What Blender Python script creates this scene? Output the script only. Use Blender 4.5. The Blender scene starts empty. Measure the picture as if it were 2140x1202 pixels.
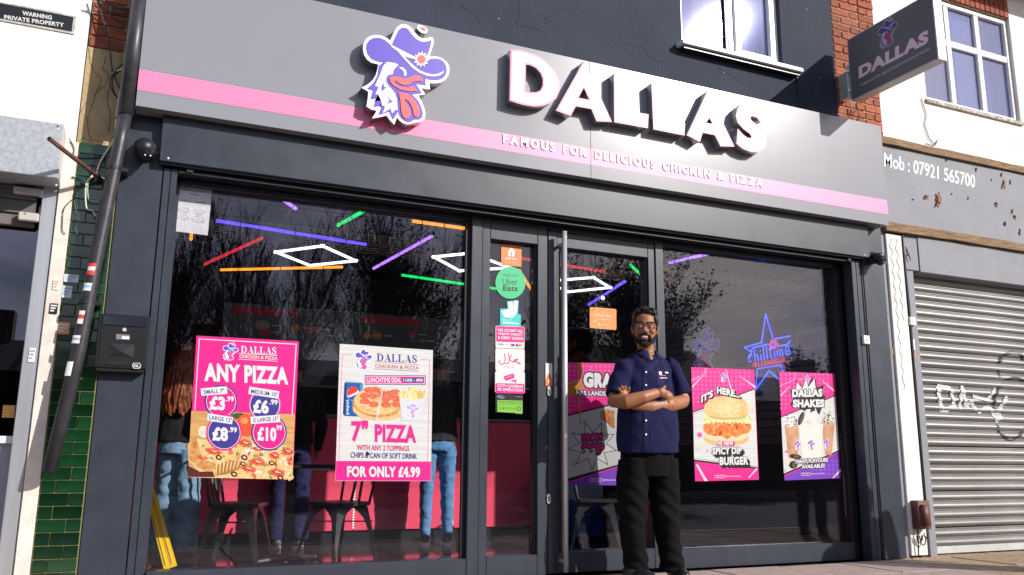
import bpy, bmesh, math, random
import numpy as np
from mathutils import Vector, Matrix, noise
from mathutils.geometry import tessellate_polygon
random.seed(7)
SC = bpy.context.scene
COL = SC.collection
R = math.radians

# ------------------------------------------------------------------ camera, sky, sun, exposure
F_PX, CAM = 1772.65, Vector((0, -5.4415, 0.8))
YAW, PITCH, ROLL = R(24.036), R(11.403), R(0.4705)
fw = Vector((math.sin(YAW)*math.cos(PITCH), math.cos(YAW)*math.cos(PITCH), math.sin(PITCH)))
rt0 = Vector((math.cos(YAW), -math.sin(YAW), 0)); up0 = rt0.cross(fw)
rt = rt0*math.cos(ROLL) + up0*math.sin(ROLL); upv = -rt0*math.sin(ROLL) + up0*math.cos(ROLL)
cd = bpy.data.cameras.new('camera'); cam = bpy.data.objects.new('camera', cd); COL.objects.link(cam)
cd.sensor_width = 36; cd.lens = F_PX/2140*36; cd.clip_end = 600; cd.clip_start = .05
cam.matrix_world = Matrix.Translation(CAM) @ Matrix((rt, upv, -fw)).transposed().to_4x4()
SC.camera = cam
SUN = Vector((0.80, -1.0, 0.67)).normalized()
sel = math.asin(SUN.z)
w = bpy.data.worlds.new('World'); SC.world = w; w.use_nodes = True
nt = w.node_tree; nt.nodes.clear(); N = nt.nodes.new; L = nt.links.new
out = N('ShaderNodeOutputWorld'); sky = N('ShaderNodeTexSky'); sky.sky_type = 'NISHITA'; sky.sun_disc = False
sky.sun_elevation = sel; sky.sun_rotation = math.atan2(SUN.x, SUN.y)
b1 = N('ShaderNodeBackground'); b1.inputs[1].default_value = .10; L(sky.outputs[0], b1.inputs[0])
b2 = N('ShaderNodeBackground'); b2.inputs[0].default_value = (.76, .76, 1, 1); b2.inputs[1].default_value = 1.35
tc = N('ShaderNodeTexCoord'); mp = N('ShaderNodeMapping'); mp.inputs['Scale'].default_value = (1, 1, 2.3)
mp.inputs['Location'].default_value = (.35, .1, .2)
L(tc.outputs['Generated'], mp.inputs[0])
nz = N('ShaderNodeTexNoise'); nz.inputs['Scale'].default_value = 2.6; nz.inputs['Detail'].default_value = 9; nz.inputs['Roughness'].default_value = .56
L(mp.outputs[0], nz.inputs[0])
cr = N('ShaderNodeValToRGB'); cr.color_ramp.elements[0].position = .50; cr.color_ramp.elements[1].position = .63
L(nz.outputs[0], cr.inputs[0])
mx = N('ShaderNodeMixShader'); L(cr.outputs[0], mx.inputs[0]); L(b1.outputs[0], mx.inputs[1]); L(b2.outputs[0], mx.inputs[2]); L(mx.outputs[0], out.inputs[0])
sd = bpy.data.lights.new('sun', 'SUN'); sd.energy = 4.8; sd.angle = R(.5); sd.color = (1, .955, .90)
so = bpy.data.objects.new('sun', sd); COL.objects.link(so); so.rotation_euler = SUN.to_track_quat('Z', 'Y').to_euler()
SC.view_settings.view_transform = 'Standard'; SC.view_settings.look = 'None'; SC.view_settings.gamma = 1
SC.view_settings.use_curve_mapping = False; SC.view_settings.exposure = 0.14
SC.render.engine = 'CYCLES'; SC.cycles.use_denoising = True; SC.cycles.max_bounces = 8; SC.cycles.transparent_max_bounces = 12
SC.cycles.sample_clamp_indirect = 6

# ------------------------------------------------------------------ helpers
def ray(px, py): return fw + rt*((px-1070)/F_PX) - upv*((py-601)/F_PX)
def at(px, py, Y):                      # point where the photograph's pixel meets the upright plane y = Y
    d = ray(px, py); return CAM + d*((Y-CAM.y)/d.y)
def atx(px, py, X):
    d = ray(px, py); return CAM + d*((X-CAM.x)/d.x)
def atz(px, py, Z):
    d = ray(px, py); return CAM + d*((Z-CAM.z)/d.z)

MATS = {}
def M(name, col=(.5, .5, .5), rough=.5, metal=0, var=0, vs=6, bump=0, bs=60, spec=.5, emit=None, es=0, rnd=0, stretch=None, coat=0, col2=None, det=6, lo=.35, hi=.65, rv=.08):
    if name in MATS: return MATS[name]
    m = bpy.data.materials.new(name); m.use_nodes = True; MATS[name] = m
    t = m.node_tree; p = t.nodes['Principled BSDF']; n = t.nodes.new; l = t.links.new
    p.inputs['Base Color'].default_value = (*col, 1); p.inputs['Roughness'].default_value = rough
    p.inputs['Metallic'].default_value = metal; p.inputs['Specular IOR Level'].default_value = spec
    p.inputs['Coat Weight'].default_value = coat
    if emit: p.inputs['Emission Color'].default_value = (*emit, 1); p.inputs['Emission Strength'].default_value = es
    if var or bump or col2:
        c = n('ShaderNodeTexCoord'); mpn = n('ShaderNodeMapping'); l(c.outputs['Object'], mpn.inputs[0])
        if stretch: mpn.inputs['Scale'].default_value = stretch
    src = None
    if var or col2:
        a = n('ShaderNodeTexNoise'); a.inputs['Scale'].default_value = vs; a.inputs['Detail'].default_value = det; a.inputs['Roughness'].default_value = .62
        l(mpn.outputs[0], a.inputs[0])
        rmp = n('ShaderNodeValToRGB'); rmp.color_ramp.elements[0].position = lo; rmp.color_ramp.elements[1].position = hi
        c2 = col2 if col2 else tuple(max(0, x*(1-var)) for x in col); c1 = col if col2 else tuple(x*(1+var*.5) for x in col)
        rmp.color_ramp.elements[0].color = (*c2, 1); rmp.color_ramp.elements[1].color = (*c1, 1)
        l(a.outputs[0], rmp.inputs[0]); src = rmp.outputs[0]
        rr = n('ShaderNodeMapRange'); rr.inputs[3].default_value = max(.02, rough-rv); rr.inputs[4].default_value = min(1, rough+rv)
        l(a.outputs[0], rr.inputs[0]); l(rr.outputs[0], p.inputs['Roughness'])
    if rnd:
        oi = n('ShaderNodeObjectInfo'); hs = n('ShaderNodeHueSaturation')
        mr = n('ShaderNodeMapRange'); mr.inputs[3].default_value = 1-rnd; mr.inputs[4].default_value = 1+rnd; l(oi.outputs['Random'], mr.inputs[0]); l(mr.outputs[0], hs.inputs['Value'])
        if src: l(src, hs.inputs['Color'])
        else: hs.inputs['Color'].default_value = (*col, 1)
        src = hs.outputs[0]
    if src: l(src, p.inputs['Base Color'])
    if bump:
        b = n('ShaderNodeTexNoise'); b.inputs['Scale'].default_value = bs; b.inputs['Detail'].default_value = 4; l(mpn.outputs[0], b.inputs[0])
        bm_ = n('ShaderNodeBump'); bm_.inputs['Strength'].default_value = bump; bm_.inputs['Distance'].default_value = .01
        l(b.outputs[0], bm_.inputs['Height']); l(bm_.outputs[0], p.inputs['Normal'])
    return m
def glass_mat(name, tint, refl=.055, rough=.0, gt=(.90, .88, 1)):
    m = bpy.data.materials.new(name); m.use_nodes = True; t = m.node_tree; t.nodes.clear(); n = t.nodes.new; l = t.links.new
    o = n('ShaderNodeOutputMaterial'); tr = n('ShaderNodeBsdfTransparent'); tr.inputs[0].default_value = (*tint, 1)
    g = n('ShaderNodeBsdfGlossy'); g.inputs['Roughness'].default_value = rough; g.inputs['Color'].default_value = (*gt, 1)
    lw = n('ShaderNodeLayerWeight'); lw.inputs[0].default_value = .5
    pw = n('ShaderNodeMath'); pw.operation = 'POWER'; pw.inputs[1].default_value = 4.5; l(lw.outputs['Facing'], pw.inputs[0])
    ma = n('ShaderNodeMath'); ma.operation = 'MULTIPLY_ADD'; ma.inputs[1].default_value = 1-refl; ma.inputs[2].default_value = refl; l(pw.outputs[0], ma.inputs[0])
    x = n('ShaderNodeMixShader'); l(ma.outputs[0], x.inputs[0]); l(tr.outputs[0], x.inputs[1]); l(g.outputs[0], x.inputs[2]); l(x.outputs[0], o.inputs[0])
    return m

class MB:                                # collects shapes, builds ONE mesh object
    def __init__(s): s.v = []; s.f = []; s.mi = []; s.mats = []
    def m(s, mat):
        if mat not in s.mats: s.mats.append(mat)
        return s.mats.index(mat)
    def add(s, vs, fs, mat):
        k = len(s.v); s.v += [tuple(v) for v in vs]; s.f += [tuple(k+i for i in f) for f in fs]; s.mi += [s.m(mat)]*len(fs); return s
    def box(s, x0, x1, y0, y1, z0, z1, mat, bev=0):
        b = min(bev, abs(x1-x0)*.45, abs(y1-y0)*.45, abs(z1-z0)*.45)
        if b <= 0:
            v = [(x, y, z) for x in (x0, x1) for y in (y0, y1) for z in (z0, z1)]
            return s.add(v, [(0, 1, 3, 2), (4, 6, 7, 5), (0, 4, 5, 1), (2, 3, 7, 6), (0, 2, 6, 4), (1, 5, 7, 3)], mat)
        bm = bmesh.new(); bmesh.ops.create_cube(bm, size=1)
        for q in bm.verts: q.co = Vector(((x0+x1)/2+q.co.x*(x1-x0), (y0+y1)/2+q.co.y*(y1-y0), (z0+z1)/2+q.co.z*(z1-z0)))
        bmesh.ops.bevel(bm, geom=bm.edges[:], offset=b, segments=1, affect='EDGES')
        return s.bm(bm, mat)
    def bm(s, bm, mat):
        bm.verts.ensure_lookup_table(); bm.verts.index_update()
        s.add([v.co for v in bm.verts], [[v.index for v in f.verts] for f in bm.faces], mat); bm.free(); return s
    def prism(s, pts3, dvec, mat, holes=(), side=None, cap=True):   # pts3 planar loop(s), extruded by dvec (front at pts3)
        side = side or mat; dvec = Vector(dvec); loops = [[Vector(p) for p in pts3]]+[[Vector(p) for p in h] for h in holes]
        flat = [p for lp in loops for p in lp]; tris = tessellate_polygon(loops)
        s.add(flat, tris, mat)
        if dvec.length > 0:
            if cap: s.add([p+dvec for p in flat], tris, side)
            for lp in loops:
                n_ = len(lp); s.add(lp+[p+dvec for p in lp], [(i, (i+1) % n_, n_+(i+1) % n_, n_+i) for i in range(n_)], side)
        return s
    def tube(s, pts, r, mat, n=8, cap=True):
        pts = [Vector(p) for p in pts]; rs = r if isinstance(r, (list, tuple)) else [r]*len(pts); vs = []; fs = []
        ref = Vector((0, 0, 1))
        T0 = (pts[1]-pts[0]).normalized()
        if abs(T0.dot(ref)) > .9: ref = Vector((0, 1, 0))
        for i, p in enumerate(pts):
            T = (pts[min(i+1, len(pts)-1)]-pts[max(i-1, 0)]).normalized()
            a = T.cross(ref)
            if a.length < 1e-3: a = T.orthogonal()
            a.normalize(); b = T.cross(a); ref = a.cross(T) if False else ref
            for k in range(n):
                t = 2*math.pi*k/n; vs.append(p+a*math.cos(t)*rs[i]+b*math.sin(t)*rs[i])
        for i in range(len(pts)-1):
            for k in range(n): fs.append((i*n+k, i*n+(k+1) % n, (i+1)*n+(k+1) % n, (i+1)*n+k))
        if cap: fs.append(tuple(range(n))[::-1]); fs.append(tuple((len(pts)-1)*n+k for k in range(n)))
        return s.add(vs, fs, mat)
    def loft(s, secs, mat, n=18):        # secs: (centre, rx, ry)  sections across the path
        P = [Vector(q[0]) for q in secs]; vs = []; fs = []
        for i, q in enumerate(secs):
            T = (P[min(i+1, len(P)-1)]-P[max(i-1, 0)]).normalized()
            a = T.cross(Vector((0, 1, 0)))
            if a.length < .15: a = T.cross(Vector((0, 0, 1)))
            a.normalize(); b = a.cross(T).normalized()
            for k in range(n):
                t = 2*math.pi*k/n; vs.append(P[i]+a*math.cos(t)*q[1]+b*math.sin(t)*q[2])
        for i in range(len(P)-1):
            for k in range(n): fs.append((i*n+k, i*n+(k+1) % n, (i+1)*n+(k+1) % n, (i+1)*n+k))
        fs.append(tuple(range(n))[::-1]); fs.append(tuple((len(P)-1)*n+k for k in range(n)))
        return s.add(vs, fs, mat)
    def ball(s, c, r, mat, seg=14, rings=9, rot=None):
        r = (r, r, r) if not isinstance(r, (tuple, list)) else r; bm = bmesh.new(); bmesh.ops.create_uvsphere(bm, u_segments=seg, v_segments=rings, radius=1)
        for q in bm.verts:
            v = Vector((q.co.x*r[0], q.co.y*r[1], q.co.z*r[2]))
            if rot: v = rot @ v
            q.co = v+Vector(c)
        return s.bm(bm, mat)
    def cone(s, c, axis, r1, r2, h, mat, n=24):
        ax = Vector(axis).normalized(); return s.tube([Vector(c), Vector(c)+ax*h], [r1, r2], mat, n)
    def xf(s, mtx): s.v = [tuple(mtx @ Vector(v)) for v in s.v]; return s
    def build(s, name, parent=None, smooth=False, loc=None):
        me = bpy.data.meshes.new(name); me.from_pydata(s.v, [], s.f); me.validate()
        for m_ in s.mats: me.materials.append(m_)
        if len(me.polygons) == len(s.mi): me.polygons.foreach_set('material_index', s.mi)
        if smooth: me.polygons.foreach_set('use_smooth', [True]*len(me.polygons))
        me.update(); return link(name, me, parent, loc)
def link(name, me, parent=None, loc=None):
    o = bpy.data.objects.new(name, me); COL.objects.link(o)
    if loc is not None: o.location = loc
    if parent is not None:
        o.parent = parent
        o.matrix_parent_inverse = parent_inv(parent)
    return o
def worldm(p):
    b = Matrix.Translation(p.location) @ p.rotation_euler.to_matrix().to_4x4() @ Matrix.Diagonal((*p.scale, 1))
    return (worldm(p.parent) @ p.matrix_parent_inverse @ b) if p.parent else b
def parent_inv(p): return worldm(p).inverted()
def thing(name, label, cat, loc=(0, 0, 0), group=None):
    o = bpy.data.objects.new(name, None); COL.objects.link(o); o.location = loc; o.empty_display_size = .2
    o['label'] = label; o['category'] = cat
    if group: o['group'] = group
    return o
def tag(o, label=None, cat=None, group=None, kind=None):
    if label: o['label'] = label
    if cat: o['category'] = cat
    if group: o['group'] = group
    if kind: o['kind'] = kind
    return o
def remesh(o, voxel, smooth=2, fac=.5):
    m = o.modifiers.new('r', 'REMESH'); m.mode = 'VOXEL'; m.voxel_size = voxel; m.use_smooth_shade = True
    if smooth: q = o.modifiers.new('s', 'SMOOTH'); q.iterations = smooth; q.factor = fac
    dg = bpy.context.evaluated_depsgraph_get(); me = bpy.data.meshes.new_from_object(o.evaluated_get(dg)); o.modifiers.clear()
    mats = list(o.data.materials); o.data = me; me.materials.clear()
    for a in mats: me.materials.append(a)
    me.polygons.foreach_set('use_smooth', [True]*len(me.polygons)); me.polygons.foreach_set('material_index', [0]*len(me.polygons)); me.update(); return o
def displace(o, fn):
    me = o.data; n_ = len(me.vertices); co = np.empty(n_*3, 'f'); no = np.empty(n_*3, 'f'); me.vertices.foreach_get('co', co); me.vertices.foreach_get('normal', no)
    co = co.reshape(-1, 3); no = no.reshape(-1, 3); r_ = np.array([tuple(Vector(c_)+fn(Vector(c_), Vector(m_))) for c_, m_ in zip(co.tolist(), no.tolist())], 'f')
    me.vertices.foreach_set('co', r_.ravel()); me.update()

# ---- lettering
_tc = {}
def glyphs(s, bold=0, shear=0):
    k = (s, bold, shear)
    if k not in _tc:
        c = bpy.data.curves.new('t', 'FONT'); c.body = s; c.size = 1; c.offset = bold; c.shear = shear; c.resolution_u = 3
        if bold > .02: c.space_character = 1+bold*1.3
        o = bpy.data.objects.new('t', c); me = bpy.data.meshes.new_from_object(o)
        v = [(q.co.x, q.co.y) for q in me.vertices]; f = [tuple(p.vertices) for p in me.polygons]
        bpy.data.objects.remove(o); bpy.data.curves.remove(c); bpy.data.meshes.remove(me)
        x0 = min(a[0] for a in v); x1 = max(a[0] for a in v); y0 = min(a[1] for a in v); y1 = max(a[1] for a in v)
        _tc[k] = ([((a-x0)/(x1-x0), (b-y0)/(y1-y0)) for a, b in v], f)
    return _tc[k]

class Can:                               # flat print on a plane: photograph crops measured in their own pixels
    def __init__(s, ox, oy, sc, Y=None, X=None, eps=.00001):
        s.o = (ox, oy, sc); s.Y = Y; s.X = X; s.mb = MB(); s.k = 0; s.eps = eps
        s.n = Vector((0, -1, 0)) if Y is not None else Vector((-1, 0, 0))
    def p(s, u, v):
        px = s.o[0]+u/s.o[2]; py = s.o[1]+v/s.o[2]
        return at(px, py, s.Y) if s.Y is not None else atx(px, py, s.X)
    def lift(s): s.k += 1; return s.n*(s.eps*s.k)
    def poly(s, pts, mat, holes=(), lift=True):
        d = s.lift() if lift else s.n*(s.eps*s.k)
        s.mb.prism([s.p(*q)+d for q in pts], (0, 0, 0), mat, [[s.p(*q)+d for q in h] for h in holes]); return s
    def ell(s, cu, cv, ru, rv, mat, n=28, rot=0, lift=True, w=0):
        pts = []
        for i in range(n):
            t = 2*math.pi*i/n; k = 1+w*math.sin(t*5+cu)*.5+w*math.sin(t*3+cv)*.5; a = ru*k*math.cos(t); b = rv*k*math.sin(t)
            pts.append((cu+a*math.cos(rot)-b*math.sin(rot), cv+a*math.sin(rot)+b*math.cos(rot)))
        return s.poly(pts, mat, lift=lift)
    def line(s, pts, wd, mat, closed=False):
        d = s.lift(); n_ = len(pts)
        for i in range(n_ if closed else n_-1):
            a = Vector(pts[i]); b = Vector(pts[(i+1) % n_]); t = (b-a); L_ = t.length or 1; t = t/L_; q = Vector((-t.y, t.x))*wd/2; e = t*wd*.35
            c = [a-e-q, b+e-q, b+e+q, a-e+q]; s.mb.prism([s.p(*x)+d for x in c], (0, 0, 0), mat); d = d+s.n*2e-6
        return s
    def text(s, txt, a, b, h, mat, bold=.0, shear=0, lean=0, outline=None, ow=.0, lift=True):
        if outline:
            for (du, dv) in [(ow, 0), (-ow, 0), (0, ow), (0, -ow), (ow*.7, ow*.7), (-ow*.7, ow*.7), (ow*.7, -ow*.7), (-ow*.7, -ow*.7)]:
                s.text(txt, (a[0]+du, a[1]+dv), (b[0]+du, b[1]+dv), h, outline, bold, shear, lean, lift=False)
                s.k += .05
        v, f = glyphs(txt, bold, shear); A = s.p(*a); B = s.p(*b)-A
        dx = (b[0]-a[0]); dy = (b[1]-a[1]); Lh = math.hypot(dx, dy)
        U = s.p(a[0]+dy/Lh*h*lean, a[1]-h)-A; d = s.lift() if lift else s.n*(s.eps*s.k)
        s.mb.add([A+B*x+U*y+d for x, y in v], f, mat); return s
    def build(s, name, parent=None): 
        o = s.mb.build(name, parent); s.mb = MB(); return o

# ------------------------------------------------------------------ materials
GREY = M('satin_grey_panel', (.262, .262, .290), .20, .0, var=.025, vs=2.2, spec=.5, rv=.012)
PINKS = M('pink_stripe_vinyl', (.92, .22, .40), .4)
ANTH = M('anthracite_powder_coat', (.034, .041, .057), .36, .0, var=.16, vs=5, bump=.04, bs=300, spec=.4)
ANTH2 = M('anthracite_frame', (.040, .046, .062), .34, .0, var=.12, vs=7, stretch=(1, 1, .3), spec=.4)
BLK = M('black_gasket', (.008, .008, .009), .5)
RENDER = M('dark_blue_grey_render', (.034, .041, .062), .8, var=.22, vs=3.5, bump=.5, bs=45, spec=.25)
WHITE = M('white_masonry_paint', (.80, .77, .74), .8, var=.06, vs=2.5, bump=.25, bs=60)
WHITE2 = M('weathered_white_wall', (.78, .74, .69), .85, var=.16, vs=2.2, bump=.5, bs=40, lo=.25, hi=.55)
UPVC = M('white_upvc', (.8, .79, .8), .3, coat=.2)
STEEL = M('brushed_stainless', (.72, .71, .70), .36, .55, bump=.05, bs=200, stretch=(1, 1, .02))
MIRR = M('polished_letter_return', (.50, .48, .48), .30, 1)
ZINC = M('galvanised_zinc', (.44, .46, .49), .45, .35, var=.13, vs=45, lo=.4, hi=.6, det=3)
BRICK = M('red_brick', (.33, .085, .04), .85, var=.35, vs=16, bump=.6, bs=90, rnd=.28)
MORT = M('sandy_mortar', (.46, .35, .22), .95, var=.2, vs=25, bump=.6, bs=90)
STONE = M('ochre_cracked_render', (.50, .36, .19), .9, var=.25, vs=5, bump=.7, bs=30)
TILE = M('green_glazed_tile', (.006, .038, .013), .12, var=.55, vs=3, rnd=.45, coat=.6)
GROUT = M('yellowed_grout', (.21, .21, .08), .9)
BPIPE = M('black_pipe_paint', (.035, .035, .04), .42, var=.35, vs=12, bump=.1, bs=40)
BLACK = M('black_satin_plastic', (.012, .012, .013), .35)
SHUT = M('dull_steel_shutter', (.27, .262, .255), .42, .35, var=.22, vs=3, stretch=(.5, 1, 5), rnd=.09)
WOOD = M('weathered_wood', (.30, .19, .10), .85, var=.5, vs=9, stretch=(.7, 4, 9), bump=.7, bs=40)
GPAINT = M('grey_painted_board', (.25, .25, .275), .7, var=.12, vs=2.5, bump=.35, bs=30)
CHAR = M('exposed_timber', (.34, .15, .06), .9, var=.5, vs=60)
HOLE = M('black_hole', (.01, .008, .008), .9)
BROWN = M('brown_plastic_cover', (.13, .045, .035), .5)
RUST = M('rusty_iron', (.13, .05, .03), .85, var=.4, vs=30, bump=.3)
WCAB = M('cream_cable', (.72, .66, .5), .5)
GCAB = M('pale_green_wire', (.35, .55, .45), .5)
GLASS = glass_mat('shop_glass', (.975, .975, .98), .044)
GLASSU = glass_mat('upstairs_glass', (.62, .66, .85), .12, rough=.035, gt=(.78, .80, 1))
RED = M('red_gloss_counter', (.92, .10, .18), .25, coat=.2)
DARKW = M('dark_interior_wall', (.022, .022, .026), .6)
DCEIL = M('dark_ceiling', (.015, .015, .018), .7)
FTILE = M('black_polished_tile', (.012, .012, .013), .06, var=.3, vs=4)
BRW = M('painted_grey_brick', (.17, .165, .16), .7, rnd=.12, bump=.4, bs=60)
SLAB = M('pinkish_paving_slab', (.40, .31, .27), .9, var=.15, vs=9, bump=.5, bs=160, rnd=.10)
SLAB2 = M('sandy_concrete_slab', (.40, .29, .19), .95, var=.3, vs=14, bump=.9, bs=140, rnd=.10)
ASPH = M('asphalt', (.06, .058, .056), .9, var=.25, vs=14, bump=.9, bs=120)
JOINT = M('dark_joint_sand', (.04, .032, .024), 1)

# ------------------------------------------------------------------ ground
g = MB(); g.box(-40, 60, -2.55, .0, -.12, -.012, JOINT); pav = tag(g.build('pavement'), kind='structure')
g = MB(); g.box(-60, 80, -60, -2.7, -.25, -.125, ASPH); tag(g.build('road'), kind='structure')
g = MB(); g.box(-40, 60, -2.7, -2.552, -.2, .0, M('granite_kerb', (.3, .28, .26), .8, var=.2, vs=20), .015); tag(g.build('kerb'), kind='structure')
g = MB(); g.box(-60, 80, -24, -11.5, -.12, .0, M('far_pavement_concrete', (.22, .20, .18), .9, var=.2, vs=3)); tag(g.build('far_pavement'), kind='structure')
g = MB(); g.box(-40, 60, .0, 30, -.3, -.02, JOINT); tag(g.build('ground'), kind='structure')
for (x0, x1, y0, y1, sx, sy, mt, off) in ((-3, 5.95, -2.5, -.01, .64, .62, SLAB, .0), (5.95, 10.5, -2.5, .14, .93, .62, SLAB2, .31)):
    j = 0; y = y0
    mesh = None
    while y < y1-.02:
        h = min(sy, y1-y); x = x0-(off if j % 2 else .32*(off == 0) if j % 2 else 0)
        while x < x1-.02:
            a = max(x, x0); b = min(x+sx, x1)
            if b-a > .04:
                q = MB(); ww = b-a-.010; hh = h-.010
                q.box(-ww/2, ww/2, -hh/2, hh/2, -.05, 0, mt, .004)
                o = q.build('paving_slab'); o.location = ((a+b)/2, y+h/2, random.uniform(-.003, .002)); o.rotation_euler = (random.uniform(-.003, .003), random.uniform(-.003, .003), 0)
                o.parent = pav
            x += sx
        y += sy; j += 1

# ------------------------------------------------------------------ takeaway building (walls, shopfront)
shop = thing('takeaway_shop', 'dark anthracite takeaway building with wide glazed shopfront in the middle of the photo', 'building', (2.9, 0, 0))
q = MB()
WY = .2; UX0, UX1, UZ0, UZ1 = 4.12, 5.245, 4.345, 5.9
q.box(-.15, UX0, WY, .45, 2.9, 6.4, RENDER); q.box(UX1, 5.885, WY, .45, 2.9, 6.4, RENDER); q.box(UX0, UX1, WY, .45, 2.9, UZ0, RENDER); q.box(UX0, UX1, WY, .45, UZ1, 6.4, RENDER)
q.build('upper_wall', shop)
rr = random.Random(2); q = MB()
for path in ([(1082, -60), (1086, 20), (1081, 50), (1084, 84)], [(1085, 52), (1120, 60), (1150, 75)], [(1500, 140), (1540, 165), (1560, 185)], [(960, 10), (990, 30), (1010, 60)], [(1300, 90), (1345, 100), (1365, 125), (1400, 135)]):
    P = []
    for a, b in zip(path, path[1:]):
        for k in range(5): t = k/5; P.append(at(a[0]+(b[0]-a[0])*t+rr.uniform(-1.5, 1.5), a[1]+(b[1]-a[1])*t+rr.uniform(-1, 1), WY-.0005))
    q.tube(P, .0013, HOLE, 4)
for _ in range(60): p = at(rr.uniform(900, 1740), rr.uniform(0, 250), WY-.001); q.ball(p, rr.uniform(.002, .006), rr.choice([UPVC, HOLE, RENDER]), 5, 4)
tag(q.build('cracks', shop), kind='stuff')
q = MB(); q.box(UX0-.06, UX1+.15, WY-.10, WY+.06, UZ0-.035, UZ0+.005, UPVC, .006); q.box(UX0-.03, UX1+.13, WY-.07, WY-.002, UZ0-.06, UZ0-.036, BLACK); q.build('window_sill', shop)
q = MB()      # upstairs casement window: outer frame, mullion and opening light
FY0, FY1 = WY+.045, WY+.11
q.box(UX0+.0, UX0+.045, FY0, FY1, UZ0+.006, UZ1, UPVC, .006); q.box(UX1-.045, UX1, FY0, FY1, UZ0+.006, UZ1, UPVC, .006)
q.box(UX0+.046, UX1-.046, FY0, FY1, UZ0+.006, UZ0+.05, UPVC, .006); mu = 4.70
q.box(mu-.03, mu+.03, FY0+.004, FY1, UZ0+.051, UZ1, UPVC, .006)
for a, b in ((mu+.032, mu+.095), (UX1-.11, UX1-.047)): q.box(a, b, FY0-.02, FY1-.01, UZ0+.052, UZ1, UPVC, .008)
q.box(mu+.096, UX1-.111, FY0-.02, FY1-.01, UZ0+.052, UZ0+.12, UPVC, .008)
q.box(mu-.055, mu-.032, FY0+.01, FY1, UZ0+.051, UZ1, BLACK)
uw = q.build('upstairs_window', shop)
q = MB(); q.box(UX0+.046, mu-.056, FY1-.03, FY1-.02, UZ0+.051, UZ1, GLASSU); q.build('pane', uw)
q = MB(); q.box(mu+.096, UX1-.112, FY1-.045, FY1-.035, UZ0+.121, UZ1, GLASSU); q.build('pane', uw)
CURT = M('sky_reflection_curtain', (.55, .55, .64), .9, var=.45, vs=3, col2=(.10, .14, .25), stretch=(1.2, 1, .8))  # pale and blue mottling stands in for bright reflections in the panes
q = MB(); 
for i in range(30):
    xa = UX0+.05+(UX1-UX0-.1)*i/30; xb = UX0+.05+(UX1-UX0-.1)*(i+1)/30; ya = WY+.2+.012*math.sin(i*1.7); yb = WY+.2+.012*math.sin((i+1)*1.7)
    q.add([(xa, ya, UZ0+.0), (xb, yb, UZ0+.0), (xb, yb, UZ1), (xa, ya, UZ1)], [(0, 1, 2, 3)], CURT)
q.build('curtain', uw)
q = MB(); q.box(UX0-.1, UX1+.1, .9, .92, UZ0-.3, 6.3, DARKW); q.box(UX0-.1, UX1+.1, .45, .9, UZ0-.3, UZ0-.28, DARKW); q.build('room_wall', shop)

# shopfront: pilasters, guide rails, shutter box, recessed frame
PX = [(-.182, .062), (5.815, 6.094)]
q = MB(); q.box(-.182, .060, 0, .30, 0, 2.90, ANTH, .004); q.build('pilaster', shop)
q = MB(); q.box(5.84, 6.094, 0, .30, 0, 2.93, ANTH, .004); q.build('pilaster', shop)
q = MB(); q.box(5.806, 5.836, .012, .2, .0, 2.55, BLK); q.box(5.812, 5.822, -.006, .012, 0, 2.5, BLACK); q.build('cable_slot', shop)
for a, b in ((.066, .146), (5.70, 5.803)):
    q = MB(); q.box(a, (a+b)/2-.0015, -.004, .10, .0, 2.545, ANTH, .003); q.box((a+b)/2+.0015, b, -.004, .10, .0, 2.545, ANTH, .003); q.box((a+b)/2-.0015, (a+b)/2+.0015, .006, .1, 0, 2.545, BLK)
    q.build('shutter_guide', shop)
q = MB(); BX0, BX1 = .033, 5.86
q.box(BX0, BX1, -.07, .28, 2.566, 2.95, ANTH, .004); q.build('shutter_box', shop)
q = MB(); q.box(BX0+.01, BX1-.02, -.045, -.03, 2.553, 2.5655, ANTH); q.box(.15, 5.69, -.01, .0, 2.525, 2.535, ANTH2); q.box(.15, 5.69, .0, .25, 2.536, 2.5655, BLK); q.build('shutter_lath', shop)
for x in (.215, 5.66): 
    q = MB(); q.box(x-.02, x+.02, -.028, .01, 2.53, 2.552, ANTH2, .003); q.build('end_stop', shop)
for i, (px, py) in enumerate(((352, 331), (364, 241), (1807, 533))):
    p = at(px, py, -.07); q = MB(); q.tube([p+Vector((0, -.003, 0)), p+Vector((0, .004, 0))], .006, UPVC, 10); q.build('rivet', shop)

GY = .17                                  # glass plane
def member(name, x0, x1, z0, z1, y0=.10, y1=.24, parent=shop, mt=ANTH2): 
    m_ = MB(); m_.box(x0, x1, y0, y1, z0, z1, mt, .003); return m_.build(name, parent)
ZS = .138; ZT = 2.515
win1 = member('shop_window', .147, .170, 0.0, ZT, .14)                 # left window frame
for args in ((.172, 2.150, 0.0, ZS, .10), (.172, 2.150, ZT-.02, 2.53, .14)): member('frame_rail', *args, parent=win1)
member('frame_post', 2.153, 2.235, 0, 2.53, .10, parent=win1); member('frame_post', 2.118, 2.1525, ZS+.001, ZT-.021, .135, .16, parent=win1, mt=BLK)
q = MB(); q.box(.171, 2.149, GY, GY+.012, ZS+.001, ZT-.021, GLASS); q.build('glass_pane', win1)
side = member('side_light', 2.238, 2.300, 0, 2.53, .108)
member('frame_rail', 2.302, 2.684, 0, .145, .11, parent=side); member('frame_rail', 2.302, 2.684, 2.375, 2.53, .11, parent=side); member('frame_post', 2.686, 2.765, 0, 2.53, .11, parent=side)
member('gasket', 2.670, 2.6855, .146, 2.374, .13, .16, parent=side, mt=BLK)
q = MB(); q.box(2.303, 2.669, GY, GY+.012, .146, 2.374, GLASS); q.build('glass_pane', side)
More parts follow.
